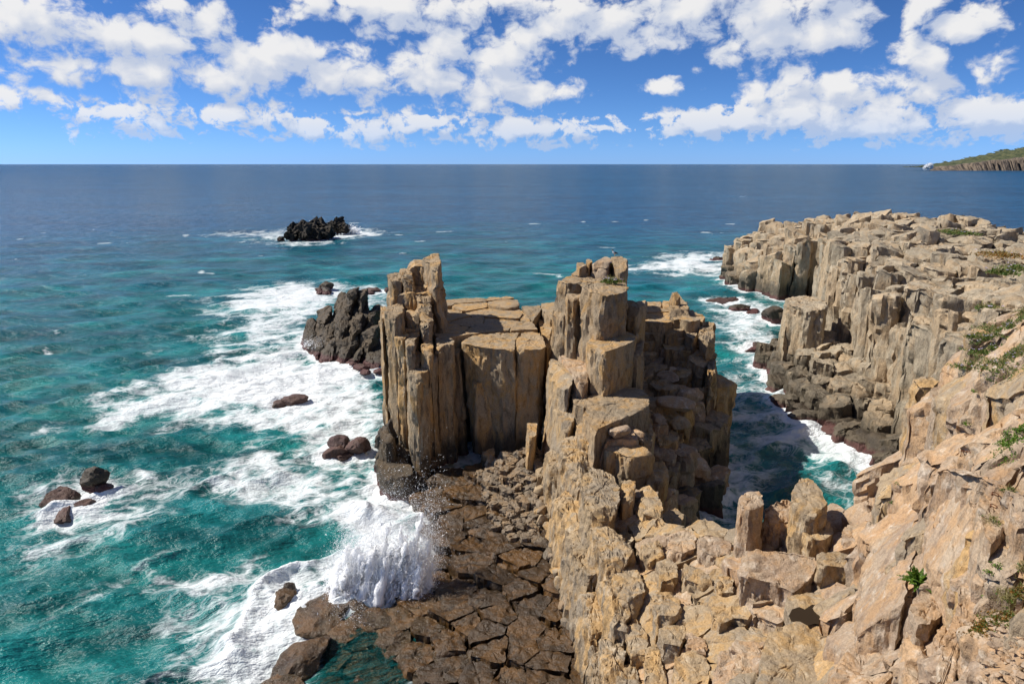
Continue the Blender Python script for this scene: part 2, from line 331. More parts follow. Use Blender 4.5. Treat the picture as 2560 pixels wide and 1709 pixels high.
class Rocks:
    """collects rocks of one thing; finish() roughens them together and links each as its own mesh"""
    def __init__(s, shared=False): s.items = []; s.n = 0; s.shared = shared
    def add(s, P, N, quads, tris, parent, mat, name, amp, freq, chip, cfreq, zs=0.4, sharp=34):
        s.items.append((P, N, quads, tris, parent, mat, name, amp, freq, chip, cfreq, zs, sharp))
    def prism(s, poly, top, zbot, parent, mat, name='rock_column', res=0.2, amp=0.10, freq=0.7, chip=0.08, cfreq=0.9, shift=(0, 0), bscale=1.05, cuts=7, cutd=0.16, blocks=3.0, round_=0.12, gap=0.0, topamp=None, zs=0.35):
        poly = np.asarray(poly, float)
        if area2(poly) < 0: poly = poly[::-1]
        c = centroid(poly)
        if gap:
            rr = np.linalg.norm(poly - c, axis=1, keepdims=True); poly = c + (poly - c) * np.maximum(0.3, 1 - gap / np.maximum(rr, 1e-3))
        poly = chaikin(poly, round_)
        z0, gx, gy, o = top if len(top) == 4 else (top[0], 0, 0, c)
        ring = []
        for i in range(len(poly)):
            a_, b_ = poly[i], poly[(i + 1) % len(poly)]
            k = max(1, int(math.ceil(np.linalg.norm(b_ - a_) / res)))
            ring.append(a_ + (b_ - a_) * (np.arange(k) / k)[:, None])
        ring = np.concatenate(ring); m = len(ring)
        tan = np.roll(ring, -1, 0) - np.roll(ring, 1, 0); tan /= np.linalg.norm(tan, axis=1, keepdims=True) + 1e-9
        nrm = np.c_[tan[:, 1], -tan[:, 0]]
        size = float(np.mean(np.linalg.norm(ring - c, axis=1)))
        ztop = z0 + (ring - o) @ np.array([gx, gy])
        hh = float(np.mean(ztop)) - zbot
        ts = [0.0]; d = res * 0.55
        while ts[-1] * hh + d < hh: ts.append(ts[-1] + d / hh); d = min(d * 1.08, res * 3.0)
        ts.append(1.0); ts = np.array(ts)
        Ps, Ns = [], []
        lev, zc = [], 0.0
        while zc < hh: zc += blocks * (0.4 + 1.2 * rng.random()); lev.append(zc)
        lev = np.array(lev); offs = rng.normal(0, 0.06, (len(lev) + 1, 2)) * min(1.5, size); scl = rng.normal(0, 0.02, len(lev) + 1); offs[0] = 0; scl[0] = 0
        wob = 0.35 * np.array([perlin(np.c_[ring * 0.6, np.full(m, 3.3)])]).ravel() * blocks * 0.3
        for t_ in ts:
            dep = t_ * hh + wob; ki = np.searchsorted(lev, dep)
            near = np.min(np.abs(dep[:, None] - lev[None, :]), axis=1)
            notch = np.exp(-(near / (res * 0.45)) ** 2) * 0.10 * min(1.3, size) * (t_ > 0)
            xy = c + (ring - c) * (1 + (bscale - 1) * t_ + scl[ki])[:, None] + np.array(shift) * t_ + offs[ki] - nrm * notch[:, None]
            Ps.append(np.c_[xy, ztop * (1 - t_) + zbot * t_])
            nn = np.c_[nrm, np.full(m, 0.9 if t_ == 0 else 0.0)]; Ns.append(nn / np.linalg.norm(nn, axis=1, keepdims=True))
        ns = len(ts)
        kc = max(2, int(round(size / (res * 1.15))))
        caps, capn = [], []
        for i in range(1, kc):
            f_ = 1 - i / kc
            xy = c + (ring - c) * f_
            caps.append(np.c_[xy, z0 + (xy - o) @ np.array([gx, gy])]); capn.append(np.tile([0, 0, 1.0], (m, 1)))
        cen = np.array([[c[0], c[1], z0 + (c - o) @ np.array([gx, gy])]])
        P = np.concatenate(Ps + caps + [cen]); N = np.concatenate(Ns + capn + [np.array([[0, 0, 1.0]])])
        idx = np.arange(m); nx = np.roll(idx, -1); quads = []
        for j in range(ns - 1):
            a_ = j * m; b_ = (j + 1) * m; quads.append(np.c_[a_ + idx, b_ + idx, b_ + nx, a_ + nx])
        prev = 0
        for i in range(kc - 1):
            b_ = (ns + i) * m; quads.append(np.c_[b_ + idx, prev + idx, prev + nx, b_ + nx]); prev = b_
        tris = np.c_[np.full(m, len(P) - 1), prev + idx, prev + nx]
        for k in range(cuts):
            i = rng.integers(m); rad = ring[i] - c; rad /= np.linalg.norm(rad) + 1e-9
            an = math.atan2(rad[1], rad[0]) + rng.normal(0, 0.35); ph = R(rng.uniform(18, 72))
            nv = np.array([math.cos(an) * math.cos(ph), math.sin(an) * math.cos(ph), math.sin(ph)])
            sup = np.max(np.c_[ring, ztop] @ nv); dd = sup - size * cutd * rng.random() ** 1.5 * 2.0
            ex = P @ nv - dd; P = P - np.maximum(ex, 0)[:, None] * nv
        s.add(P, N, np.concatenate(quads), tris, parent, mat, name, amp, freq, chip, cfreq, zs)
    def boulder(s, loc, size, parent, mat, name='boulder', sub=4, cuts=16, amp=0.06, freq=1.2, chip=0.03, cfreq=1.4, rot=None, flat=0.62):
        P, T = ICO[sub]; P = P.copy()
        for k in range(cuts):
            nv = rng.normal(size=3); nv /= np.linalg.norm(nv); dd = rng.uniform(flat, 0.93)
            P -= np.maximum(P @ nv - dd, 0)[:, None] * nv
        N = P / np.linalg.norm(P, axis=1, keepdims=True)
        sz = np.array(size, float); P = P * sz; N = N / sz; N /= np.linalg.norm(N, axis=1, keepdims=True)
        a_ = rng.uniform(0, 6.28) if rot is None else rot; ti = rng.normal(0, 0.18)
        Rz = np.array([[math.cos(a_), -math.sin(a_), 0], [math.sin(a_), math.cos(a_), 0], [0, 0, 1]]); Rx = np.array([[1, 0, 0], [0, math.cos(ti), -math.sin(ti)], [0, math.sin(ti), math.cos(ti)]])
        Mx = Rz @ Rx; P = P @ Mx.T + np.array(loc); N = N @ Mx.T
        ms_ = float(np.mean(sz))
        s.add(P, N, np.zeros((0, 4), int), T, parent, mat, name, amp * ms_, freq / ms_, chip * ms_, cfreq / ms_, 0.8)
    def finish(s, keep=10**9, joined='rock_mass'):
        P = np.concatenate([i[0] for i in s.items]); N = np.concatenate([i[1] for i in s.items])
        cnt = [len(i[0]) for i in s.items]
        rep = lambda k: np.repeat(np.array([i[k] for i in s.items], np.float32), cnt)
        so = np.repeat(rng.uniform(-60, 60, (len(s.items), 3)).astype(np.float32), cnt, 0)
        if s.shared: so = so * 0 + 11.7
        amp, fr, chip, cf, zs = rep(7), rep(8), rep(9), rep(10), rep(11)
        st = np.c_[np.ones(len(P)), np.ones(len(P)), zs]
        q = P * fr[:, None] * st + so
        side = 1 - np.clip(N[:, 2], 0, 1)
        d = amp * (0.35 + 0.65 * side) * fbm(q, 4, 0.52, 3)
        rd = 1 - np.abs(fbm(P * (fr * 1.7)[:, None] * st + so[:, [1, 2, 0]], 3, 0.5, 21)) * 2.2
        d -= amp * 0.35 * np.clip(rd, 0, 1) ** 3
        fl = 1 - np.abs(fbm(P * (fr * 3.4)[:, None] * np.c_[np.ones(len(P)), np.ones(len(P)), zs * 0.45] + so[:, [2, 0, 1]], 2, 0.5, 31)) * 2.6
        d -= amp * 0.45 * side * np.clip(fl, 0, 1) ** 2
        val, edge = cellular(P * cf[:, None] * st + so + 0.35 * np.c_[perlin(P * 0.9 + 5), perlin(P * 0.9 + 15), perlin(P * 0.9 + 25)], 5)
        v2, e2 = cellular(P * (cf * 2.6)[:, None] * st + so, 9)
        d += chip * (0.45 + 0.55 * side) * (val + 0.4 * v2) - chip * 0.55 * np.exp(-(edge / 0.05) ** 2)
        Q = P + N * d[:, None]
        jit = 0.25 * amp
        Q += jit[:, None] * np.c_[perlin(P * (fr * 3)[:, None] + 3), perlin(P * (fr * 3)[:, None] + 33), perlin(P * (fr * 3)[:, None] + 63)]
        s.all = Q; k = 0; objs = []; rest = {}
        for j, it in enumerate(s.items):
            pts = Q[k:k + cnt[j]]; k += cnt[j]
            if j in getattr(s, 'rest', ()):
                rest.setdefault((it[4], it[5]), []).append((pts, it[2], it[3])); continue
            me = mesh_np(it[6], pts, it[2], it[3], it[5], it[12]); objs.append(link(it[6], me, it[4]))
        for (par, mat), lst in rest.items():
            off = 0; pp, qq, tt = [], [], []
            for a_, b_, c_ in lst: pp.append(a_); qq.append(b_ + off); tt.append(c_ + off); off += len(a_)
            o = link(joined, mesh_np(joined, np.concatenate(pp), np.concatenate(qq), np.concatenate(tt), mat, 34), par); tag(o, kind='stuff')
        m_ = (np.abs(Q[:, 2]) < 0.7) & (Q[:, 1] < 220)
        WATERLINE.append(Q[m_][:, :2]); return objs
WATERLINE = []
ICO = {}
for sub in (2, 3, 4):
    bm = bmesh.new(); bmesh.ops.create_icosphere(bm, subdivisions=sub + 1, radius=1.0)
    ICO[sub] = (np.array([v.co[:] for v in bm.verts]), np.array([[v.index for v in f.verts] for f in bm.faces])); bm.free()

# ------------------------------------------------------------------ Voronoi joints
def clip_half(poly, p0, n):
    d = (poly - p0) @ n; out = []
    for i in range(len(poly)):
        j = (i + 1) % len(poly)
        if d[i] <= 0: out.append(poly[i])
        if (d[i] < 0 < d[j]) or (d[j] < 0 < d[i]): out.append(poly[i] + (poly[j] - poly[i]) * (d[i] / (d[i] - d[j])))
    return np.array(out) if len(out) >= 3 else None
def vcell(i, S, reach):
    s0 = S[i]; p = s0 + np.array([(-1, -1), (1, -1), (1, 1), (-1, 1)]) * reach
    dd = np.linalg.norm(S - s0, axis=1)
    for j in np.argsort(dd)[1:22]:
        if dd[j] > 2.2 * reach: break
        n = S[j] - s0; p = clip_half(p, s0 + n * 0.5, n / dd[j])
        if p is None: return None
    return p
def inside(pts, poly):
    x, y = pts[:, 0], pts[:, 1]; r = np.zeros(len(pts), bool)
    for i in range(len(poly)):
        a_, b_ = poly[i], poly[i - 1]
        c_ = ((a_[1] > y) != (b_[1] > y)) & (x < (b_[0] - a_[0]) * (y - a_[1]) / (b_[1] - a_[1] + 1e-12) + a_[0]); r ^= c_
    return r
def edge_dist(pts, poly, closed=True):
    d = np.full(len(pts), 1e9)
    for i in range(len(poly) if closed else len(poly) - 1):
        a_, b_ = poly[i], poly[(i + 1) % len(poly)]; ab = b_ - a_
        t_ = np.clip(((pts - a_) @ ab) / (ab @ ab + 1e-12), 0, 1); d = np.minimum(d, np.linalg.norm(pts - a_ - t_[:, None] * ab, axis=1))
    return d
def scatter(poly, spacing, margin=3.0, tries=60000):
    """darts inside (and a little around) poly; spacing may vary over the plan"""
    poly = np.asarray(poly, float); lo, hi = poly.min(0) - margin, poly.max(0) + margin
    C = rng.uniform(lo, hi, (tries, 2)); ok = inside(C, poly); ed = edge_dist(C, poly); C = C[ok | (ed < margin)]
    sp = spacing(C) if callable(spacing) else np.full(len(C), spacing)
    out = np.zeros((0, 2)); g = {}
    cs = float(sp.max()); pts = []
    for p_, r_ in zip(C, sp):
        k = (int(p_[0] // cs), int(p_[1] // cs)); bad = False
        for a_ in (-1, 0, 1):
            for b_ in (-1, 0, 1):
                for q_ in g.get((k[0] + a_, k[1] + b_), ()):
                    if (q_[0] - p_[0]) ** 2 + (q_[1] - p_[1]) ** 2 < r_ * r_: bad = True; break
                if bad: break
            if bad: break
        if not bad: g.setdefault(k, []).append(p_); pts.append(p_)
    return np.array(pts)
class RBF:
    def __init__(s, pts):
        s.p = np.asarray(pts, float); n = len(s.p); D = np.linalg.norm(s.p[:, None, :2] - s.p[None, :, :2], axis=2)
        A_ = np.block([[D + np.eye(n) * -0.05, np.ones((n, 1))], [np.ones((1, n)), np.zeros((1, 1))]]); s.w = np.linalg.solve(A_, np.r_[s.p[:, 2], 0])
    def __call__(s, xy):
        xy = np.atleast_2d(xy); D = np.linalg.norm(xy[:, None, :] - s.p[None, :, :2], axis=2); return D @ s.w[:-1] + s.w[-1]
def poly_px(lst, z=None):
    return np.array([at(p[0], p[1], p[2] if len(p) > 2 else z) for p in lst])

def hero(rk, par, mat, lst, z, zbot, **kw):
    pts = poly_px(lst, z); rk.prism(pts[:, :2], plane_fit(pts), zbot, par, mat, **kw)

def plates(rk, par, mat, lst, z, zbot, spacing, name, depth=None, jit=0.05, **kw):
    """a jointed surface: the outline cut into irregular slabs"""
    pts = poly_px(lst, z); out = pts[:, :2]; z0, gx, gy, o = plane_fit(pts)
    if area2(out) < 0: out = out[::-1]
    S = scatter(out, spacing, spacing * 1.2, 4000)
    for i in range(len(S)):
        c = vcell(i, S, spacing * 2.2)
        if c is None or len(c) < 3: continue
        if area2(c) < 0: c = c[::-1]
        p = out.copy()
        for k in range(len(c)):
            e = c[(k + 1) % len(c)] - c[k]; n = np.array([e[1], -e[0]]); n /= np.linalg.norm(n) + 1e-9
            p = clip_half(p, c[k], n)
            if p is None: break
        if p is None or abs(area2(p)) < 0.25: continue
        dz = rng.normal(0, jit)
        rk.prism(p, (z0 + dz, gx + rng.normal(0, 0.012), gy + rng.normal(0, 0.012), o), zbot if depth is None else z0 - depth, par, mat, name=name, gap=0.055, **kw)

# ================================================================== the flat-topped sea stack
stack = empty('sea_stack', 'tall tan rock stack with a flat jointed top and a ragged pinnacle at one corner', 'rock stack', loc=tuple(at(1180, 1130, 0)))
stack.location = (0, 0, 0)
rk = Rocks()
T = M['tan']
# plateau behind the two big front columns
plates(rk, stack, T, [(1113,753),(1162,749),(1215,747),(1222,741),(1273,738),(1296,745),(1300,768),(1315,783),(1326,800),(1347,826),(1305,827),(1250,832),(1208,835),(1165,842),(1120,850),(1083,838),(1092,813),(1111,781)], 10.0, 3.0, 2.6, 'plateau_slab', res=0.2, amp=0.07, chip=0.05, cuts=4, cutd=0.05, jit=0.09)
hero(rk, stack, T, [(1153,857),(1160,842),(1208,835),(1255,832),(1303,827),(1286,852),(1289,873),(1245,871),(1198,866)], 10.05, 0.3, res=0.18, amp=0.16, chip=0.10, shift=(0.45, 0.5), bscale=0.93, cuts=9, cutd=0.10, blocks=3.6)
hero(rk, stack, T, [(1291,873),(1288,853),(1306,828),(1347,827),(1358,845),(1366,864),(1355,872),(1330,873)], 10.0, 0.3, res=0.18, amp=0.16, chip=0.10, shift=(-0.5, 0.6), bscale=0.95, cuts=7, cutd=0.10, blocks=3.8)
# body of the stack under the plateau
hero(rk, stack, T, [(1120,758),(1160,752),(1290,750),(1320,800),(1345,835),(1160,845),(1100,830)], 9.2, -0.5, res=0.4, amp=0.2, cuts=3, name='rock_core')
# pinnacle columns
hero(rk, stack, T, [(985,712),(1030,702),(1080,699),(1108,703),(1112,722),(1090,732),(1030,732),(990,728)], 13.4, 6.0, res=0.18, amp=0.25, chip=0.2, cuts=10, cutd=0.15)
hero(rk, stack, T, [(1046,640),(1062,631),(1078,628.5),(1096,632),(1100,648),(1104,656),(1090,660),(1060,652)], 15.9, 8.5, res=0.165, amp=0.18, chip=0.12, cuts=9, cutd=0.13, bscale=1.12, shift=(0.3, -0.2))
hero(rk, stack, T, [(1017,655),(1035,647),(1062,650),(1090,657),(1096,663),(1088,668),(1040,663),(1020,662)], 15.3, 8.5, res=0.165, amp=0.2, chip=0.15, cuts=9, cutd=0.13, shift=(0.2, -0.1), bscale=1.05)
hero(rk, stack, T, [(1000,672),(1008,664),(1022,666),(1032,676),(1030,690),(1010,690)], 14.7, 8.5, res=0.14, amp=0.2, chip=0.15, cuts=8, shift=(0.6, -0.5), bscale=1.25)
hero(rk, stack, T, [(971,690),(975,679),(985,675),(1000,680),(1006,690),(1003,702),(985,704),(972,700)], 14.3, 6.0, res=0.14, amp=0.17, chip=0.13, cuts=9, cutd=0.17, bscale=1.15)
hero(rk, stack, T, [(1003,706),(1020,690),(1045,700),(1062,720),(1070,745),(1050,765),(1020,760),(1003,735)], 12.9, 6.0, res=0.18, amp=0.24, chip=0.2, cuts=10, cutd=0.22)
hero(rk, stack, T, [(1030,715),(1058,708),(1078,735),(1075,765),(1050,770)], 13.2, 6.0, res=0.18, amp=0.22, chip=0.2, cuts=9, cutd=0.22)
# stepped ledges at the pinnacle's foot
hero(rk, stack, T, [(1014,775),(1046,770),(1050,782),(1045,795),(1015,792)], 11.9, 5.0, res=0.165, chip=0.06)
hero(rk, stack, T, [(1007,800),(1012,787),(1052,797),(1058,803),(1052,822),(1003,824)], 11.0, 4.0, res=0.165, chip=0.06, cuts=5, cutd=0.08)
hero(rk, stack, T, [(1058,795),(1095,782),(1106,778),(1097,800),(1088,812),(1062,806)], 10.8, 5.0, res=0.165, chip=0.06, cuts=5, cutd=0.08)
hero(rk, stack, T, [(1055,812),(1066,806),(1072,822),(1068,845),(1056,848)], 10.4, 2.0, res=0.165)
# wall of columns down the seaward side
hero(rk, stack, T, [(962,772),(968,762),(985,755),(1003,757),(1011,766),(1006,782),(985,788),(966,785)], 12.6, 0.5, res=0.165, amp=0.17, chip=0.11, cuts=8, shift=(0.2, -0.2), bscale=1.08)
hero(rk, stack, T, [(950,766),(956,760),(965,764),(965,790),(953,795)], 12.0, -0.5, res=0.165, amp=0.15, cuts=7, bscale=1.3)
hero(rk, stack, T, [(950,805),(962,792),(984,792),(990,812),(984,826),(960,830)], 10.6, -0.5, res=0.165, amp=0.16, chip=0.1, cuts=9, cutd=0.2, bscale=1.12)
hero(rk, stack, T, [(984,829),(990,823),(1012,823),(1022,836),(1010,846),(988,844)], 10.9, 0.3, res=0.14, amp=0.17, chip=0.1, cuts=7, bscale=1.12)
hero(rk, stack, T, [(1014,842),(1024,826),(1046,826),(1051,836),(1036,848),(1034,866),(1018,868)], 10.8, 0.5, res=0.14, amp=0.13, chip=0.1, cuts=7)
hero(rk, stack, T, [(958,845),(972,838),(985,846),(986,864),(972,872),(958,866)], 9.3, -0.5, res=0.165, amp=0.2, chip=0.12, cuts=9, cutd=0.25, bscale=1.15)
hero(rk, stack, T, [(986,860),(1000,852),(1012,862),(1010,884),(992,886)], 8.6, 0.0, res=0.165, amp=0.18, chip=0.12, cuts=9, cutd=0.22, bscale=1.15)
hero(rk, stack, T, [(1020,880),(1030,872),(1046,868),(1053,880),(1053,896),(1030,900)], 9.7, 0.5, res=0.14, amp=0.12, cuts=8, cutd=0.2)
hero(rk, stack, T, [(1017,920),(1024,906),(1040,898),(1060,895),(1077,899),(1075,918),(1064,934),(1040,940),(1020,936)], 9.0, 0.4, res=0.14, amp=0.16, chip=0.11, cuts=9, cutd=0.2, bscale=1.05, shift=(0.1, -0.1))
hero(rk, stack, T, [(1053,850),(1066,846),(1083,855),(1084,866),(1076,880),(1056,874)], 10.4, 0.4, res=0.14, amp=0.16, chip=0.1, cuts=9, cutd=0.2)
hero(rk, stack, T, [(1068,880),(1082,866),(1092,880),(1090,900),(1078,905)], 9.6, 0.4, res=0.14, amp=0.15, cuts=8)
hero(rk, stack, T, [(1090,852),(1096,838),(1125,841),(1136,852),(1134,862),(1110,862),(1092,864)], 10.4, 0.4, res=0.14, amp=0.17, chip=0.12, cuts=8, cutd=0.16, bscale=1.0)
hero(rk, stack, T, [(1086,868),(1108,862),(1112,875),(1096,884),(1087,880)], 9.9, 0.4, res=0.14, amp=0.15, cuts=7)
hero(rk, stack, T, [(1112,866),(1136,862),(1150,872),(1148,884),(1118,882)], 9.2, 0.4, res=0.14, amp=0.17, chip=0.12, cuts=7, shift=(0.5, 0))
hero(rk, stack, T, [(1118,890),(1150,886),(1165,900),(1160,925),(1125,920)], 6.6, 0.4, res=0.14, amp=0.16, chip=0.12, cuts=6, shift=(0.4, 0.3))
hero(rk, stack, T, [(1080,970),(1105,965),(1115,985),(1110,1010),(1085,1005)], 5.2, 0.3, res=0.14, amp=0.15, chip=0.1, cuts=6)
# lower steps on the front of the big column
hero(rk, stack, T, [(1200,1122),(1236,1118),(1240,1135),(1205,1140)], 2.6, 0.2, res=0.12, amp=0.14, chip=0.1, cuts=6)
hero(rk, stack, T, [(1180,946),(1232,940),(1236,950),(1186,957)], 7.1, 1.0, res=0.13, amp=0.10, chip=0.07, cuts=5)
# back block beside the ridge
hero(rk, stack, T, [(1304,765),(1322,760),(1350,759),(1352,775),(1340,792),(1326,798),(1311,782)], 10.0, -0.5, res=0.18, cuts=6, cutd=0.12)
hero(rk, stack, M['ochre'], [(1353,758),(1372,756),(1396,753),(1394,790),(1378,796),(1362,785),(1354,775)], 10.05, -0.5, res=0.18, cuts=5, cutd=0.1)
hero(rk, stack, T, [(1345,800),(1358,792),(1376,800),(1382,816),(1376,832),(1352,826)], 9.2, 1.0, res=0.18, cuts=9, cutd=0.25)
hero(rk, stack, T, [(1350,838),(1378,836),(1378,860),(1366,862)], 8.2, 1.0, res=0.18, cuts=6)
# dark worn foot
FB = [(972,1095,2.0,1.0,1.2,1.6),(990,1080,2.6,1.0,1.1,1.5),(962,1150,1.0,0.9,1.2,1.4),(985,1140,1.5,1.0,1.1,1.3),(1008,1150,1.4,1.1,1.1,1.2),(1016,1180,0.9,1.0,1.0,1.1),(970,1200,0.3,0.9,1.0,1.2),(995,1210,0.3,0.9,1.0,1.2),(1018,1218,0.2,0.8,0.9,1.0),(1035,1150,1.2,1.0,1.0,0.9),(1050,1190,0.8,1.0,0.9,0.8),(1038,1212,0.5,0.8,0.9,0.8),(1075,1165,1.2,1.0,1.0,0.8),(1090,1200,0.7,1.0,0.9,0.7),(1062,1215,0.4,0.8,0.8,0.6)]
for (u, v, z, sx_, sy_, sz_) in FB:
    rk.boulder(at(u, v, z), (sx_, sy_, sz_), stack, M['dark'] if u < 1045 else M['wet'], name='foot_boulder', sub=3, cuts=20, amp=0.16, chip=0.10, cfreq=1.8, flat=0.55)
hero(rk, stack, M['dark'], [(940,1152),(958,1132),(1000,1140),(1030,1165),(1035,1190),(1000,1198),(955,1192)], 1.9, -0.6, res=0.14, amp=0.16, chip=0.08, cuts=10, cutd=0.2, bscale=1.12, round_=0.2)
hero(rk, stack, M['dark'], [(948,1075),(960,1062),(982,1070),(986,1100),(966,1106),(950,1098)], 3.6, -0.6, res=0.14, amp=0.16, chip=0.08, cuts=12, cutd=0.25, bscale=1.2, round_=0.2)
# leaning slabs wedged in the gully
hero(rk, stack, T, [(1318,1050),(1332,1040),(1345,1052),(1340,1090),(1322,1095)], 5.2, 0.6, res=0.12, amp=0.12, chip=0.08, cuts=10, cutd=0.3, shift=(-0.3, 0))
hero(rk, stack, M['ochre'], [(1345,1150),(1372,1128),(1378,1150),(1368,1190),(1345,1200)], 3.2, 0.6, res=0.12, amp=0.12, chip=0.08, cuts=10, cutd=0.3, shift=(-0.3, 0))
rk.finish()

# ================================================================== the narrow ridge
ridge = empty('rock_ridge', 'narrow tan rock ridge with stepped flat-topped columns, lit along its seaward flank', 'rock ridge')
rk = Rocks(); O = M['ochre']
hero(rk, ridge, T, [(1390,701),(1399,692),(1427,682),(1469,676),(1525,686),(1563,704),(1573,716),(1567,729),(1512,737),(1457,723),(1452,708),(1416,708)], 15.0, 0.5, res=0.18, amp=0.22, chip=0.14, cuts=9, cutd=0.07, blocks=5, shift=(-0.9, -0.6), bscale=1.1)
hero(rk, ridge, T, [(1413,741),(1418,734),(1449,733),(1451,741),(1436,747),(1416,746)], 14.3, 0.5, res=0.165, amp=0.16, chip=0.1, cuts=6, blocks=5)
hero(rk, ridge, T, [(1452,728),(1480,728),(1508,737),(1505,746),(1470,748),(1452,742)], 14.1, 0.5, res=0.165, amp=0.2, chip=0.12, cuts=8, blocks=5)
hero(rk, ridge, T, [(1510,740),(1540,735),(1548,742),(1540,752),(1512,754)], 14.2, 0.5, res=0.165, amp=0.14, cuts=6)
hero(rk, ridge, T, [(1547,735),(1556,731),(1565,735),(1566,748),(1550,750)], 14.4, 0.5, res=0.165, amp=0.12, cuts=6)
hero(rk, ridge, T, [(1562,748),(1572,742),(1590,752),(1612,753),(1610,764),(1590,770),(1565,766)], 13.4, 0.5, res=0.18, amp=0.2, chip=0.14, cuts=9, cutd=0.2)
hero(rk, ridge, T, [(1520,756),(1562,752),(1575,770),(1570,780),(1530,775)], 12.9, 0.5, res=0.18, amp=0.2, chip=0.14, cuts=8)
hero(rk, ridge, T, [(1575,772),(1606,768),(1610,800),(1590,812),(1572,795)], 11.9, 0.3, res=0.18, amp=0.2, chip=0.14, cuts=7)
hero(rk, ridge, T, [(1440,765),(1495,768),(1500,785),(1445,785)], 12.0, 0.5, res=0.18, amp=0.2, chip=0.12, cuts=7)
# crown of broken blocks
P_ = M['pink']
hero(rk, ridge, T, [(1440,664),(1444,655),(1462,655),(1465,664),(1448,668)], 15.9, 13, res=0.12, cuts=6)
hero(rk, ridge, T, [(1464,652),(1468,645),(1478,648),(1482,654),(1472,658)], 16.1, 13, res=0.12, cuts=6)
hero(rk, ridge, P_, [(1478,650),(1486,640),(1505,636),(1522,642),(1530,652),(1515,660),(1485,658)], 16.2, 13, res=0.12, amp=0.15, cuts=12, cutd=0.25)
hero(rk, ridge, P_, [(1510,656),(1525,646),(1537,656),(1530,666),(1512,666)], 15.8, 13, res=0.12, cuts=10, cutd=0.25)
hero(rk, ridge, T, [(1527,645),(1540,635.5),(1555,641),(1568,650),(1567,660),(1548,662),(1532,656)], 16.2, 4.0, res=0.14, amp=0.15, cuts=10, cutd=0.2)
hero(rk, ridge, P_, [(1472,672),(1480,664),(1520,664),(1535,674),(1520,680),(1480,680)], 15.4, 13, res=0.12, cuts=9, cutd=0.18)
hero(rk, ridge, T, [(1425,684),(1440,674),(1470,673),(1468,684),(1440,688)], 15.25, 13, res=0.12, cuts=8, cutd=0.1)
hero(rk, ridge, T, [(1530,672),(1562,668),(1566,690),(1540,694)], 14.0, 3.0, res=0.18, cuts=8)
# descending steps
hero(rk, ridge, T, [(1467,854),(1478,838),(1499,827),(1535,821),(1589,828),(1592,836),(1584,853),(1542,870),(1512,879),(1482,871),(1469,863)], 11.7, 0.5, res=0.13, amp=0.14, chip=0.08, cuts=7, cutd=0.07, blocks=5, bscale=1.06)
hero(rk, ridge, T, [(1592,840),(1606,845),(1608,880),(1590,890),(1580,870)], 10.6, 0.3, res=0.18, amp=0.18, chip=0.12, cuts=6)
hero(rk, ridge, P_, [(1396,888),(1425,886),(1465,900),(1472,930),(1460,952),(1440,945),(1420,918)], 9.7, 0.5, res=0.14, amp=0.12, chip=0.08, cuts=6, cutd=0.15)
hero(rk, ridge, O, [(1374,890),(1390,884),(1412,902),(1424,922),(1436,945),(1420,960),(1395,945),(1376,925)], 9.5, 0.3, res=0.13, amp=0.16, chip=0.07, cuts=10, cutd=0.2, shift=(-0.7, -0.2), bscale=1.1, round_=0.2)
hero(rk, ridge, T, [(1427,984),(1450,976),(1475,980),(1474,1005),(1462,1018),(1434,1010)], 8.4, 0.5, res=0.13, amp=0.14, cuts=8)
hero(rk, ridge, T, [(1456,1038),(1469,1019),(1459,1000),(1495,971),(1512,960),(1595,964),(1618,983),(1627,1006),(1625,1019),(1576,1038),(1542,1051),(1497,1070),(1486,1080)], 8.5, 0.5, res=0.12, amp=0.12, chip=0.07, cuts=6, cutd=0.05, blocks=4)
hero(rk, ridge, O, [(1380,990),(1408,975),(1428,1000),(1440,1040),(1420,1060),(1390,1040)], 7.4, 0.3, res=0.13, amp=0.16, chip=0.07, cuts=10, cutd=0.2, shift=(-0.5, -0.3), bscale=1.12, round_=0.2)
hero(rk, ridge, T, [(1436,1045),(1456,1040),(1486,1085),(1500,1108),(1470,1115),(1445,1090)], 7.3, 0.4, res=0.12, amp=0.16, chip=0.1, cuts=9, cutd=0.2)
hero(rk, ridge, T, [(1508,1107),(1520,1099),(1542,1095),(1580,1097),(1606,1108),(1634,1126),(1618,1134),(1584,1141),(1567,1141),(1542,1131),(1514,1130)], 7.2, 0.4, res=0.11, amp=0.12, chip=0.07, cuts=6, cutd=0.08, blocks=3)
hero(rk, ridge, P_, [(1490,1078),(1545,1056),(1580,1046),(1600,1100),(1540,1098),(1500,1108)], 7.6, 0.4, res=0.14, amp=0.14, cuts=7)
hero(rk, ridge, T, [(1585,1045),(1625,1025),(1632,1060),(1628,1110),(1600,1100)], 6.9, 0.2, res=0.14, amp=0.15, cuts=7)
hero(rk, ridge, T, [(1546,1215),(1560,1196),(1588,1193),(1592,1210),(1585,1240),(1555,1245)], 6.4, 0.4, res=0.10, amp=0.12, chip=0.08, cuts=10, cutd=0.2, bscale=1.1)
hero(rk, ridge, O, [(1590,1222),(1612,1205),(1645,1232),(1658,1262),(1655,1290),(1610,1285),(1588,1260)], 5.9, 0.3, res=0.10, amp=0.14, chip=0.08, cuts=10, cutd=0.2)
hero(rk, ridge, T, [(1600,1150),(1640,1140),(1672,1165),(1668,1200),(1620,1200)], 5.7, 0.2, res=0.13, amp=0.16, chip=0.12, cuts=9, cutd=0.2)
hero(rk, ridge, T, [(1655,1285),(1690,1262),(1712,1282),(1705,1310),(1665,1315)], 4.4, -0.5, res=0.13, amp=0.12, cuts=8, cutd=0.15)
hero(rk, ridge, T, [(1640,1060),(1690,1040),(1695,1100),(1650,1120)], 5.2, -0.5, res=0.18, amp=0.18, chip=0.14, cuts=8)
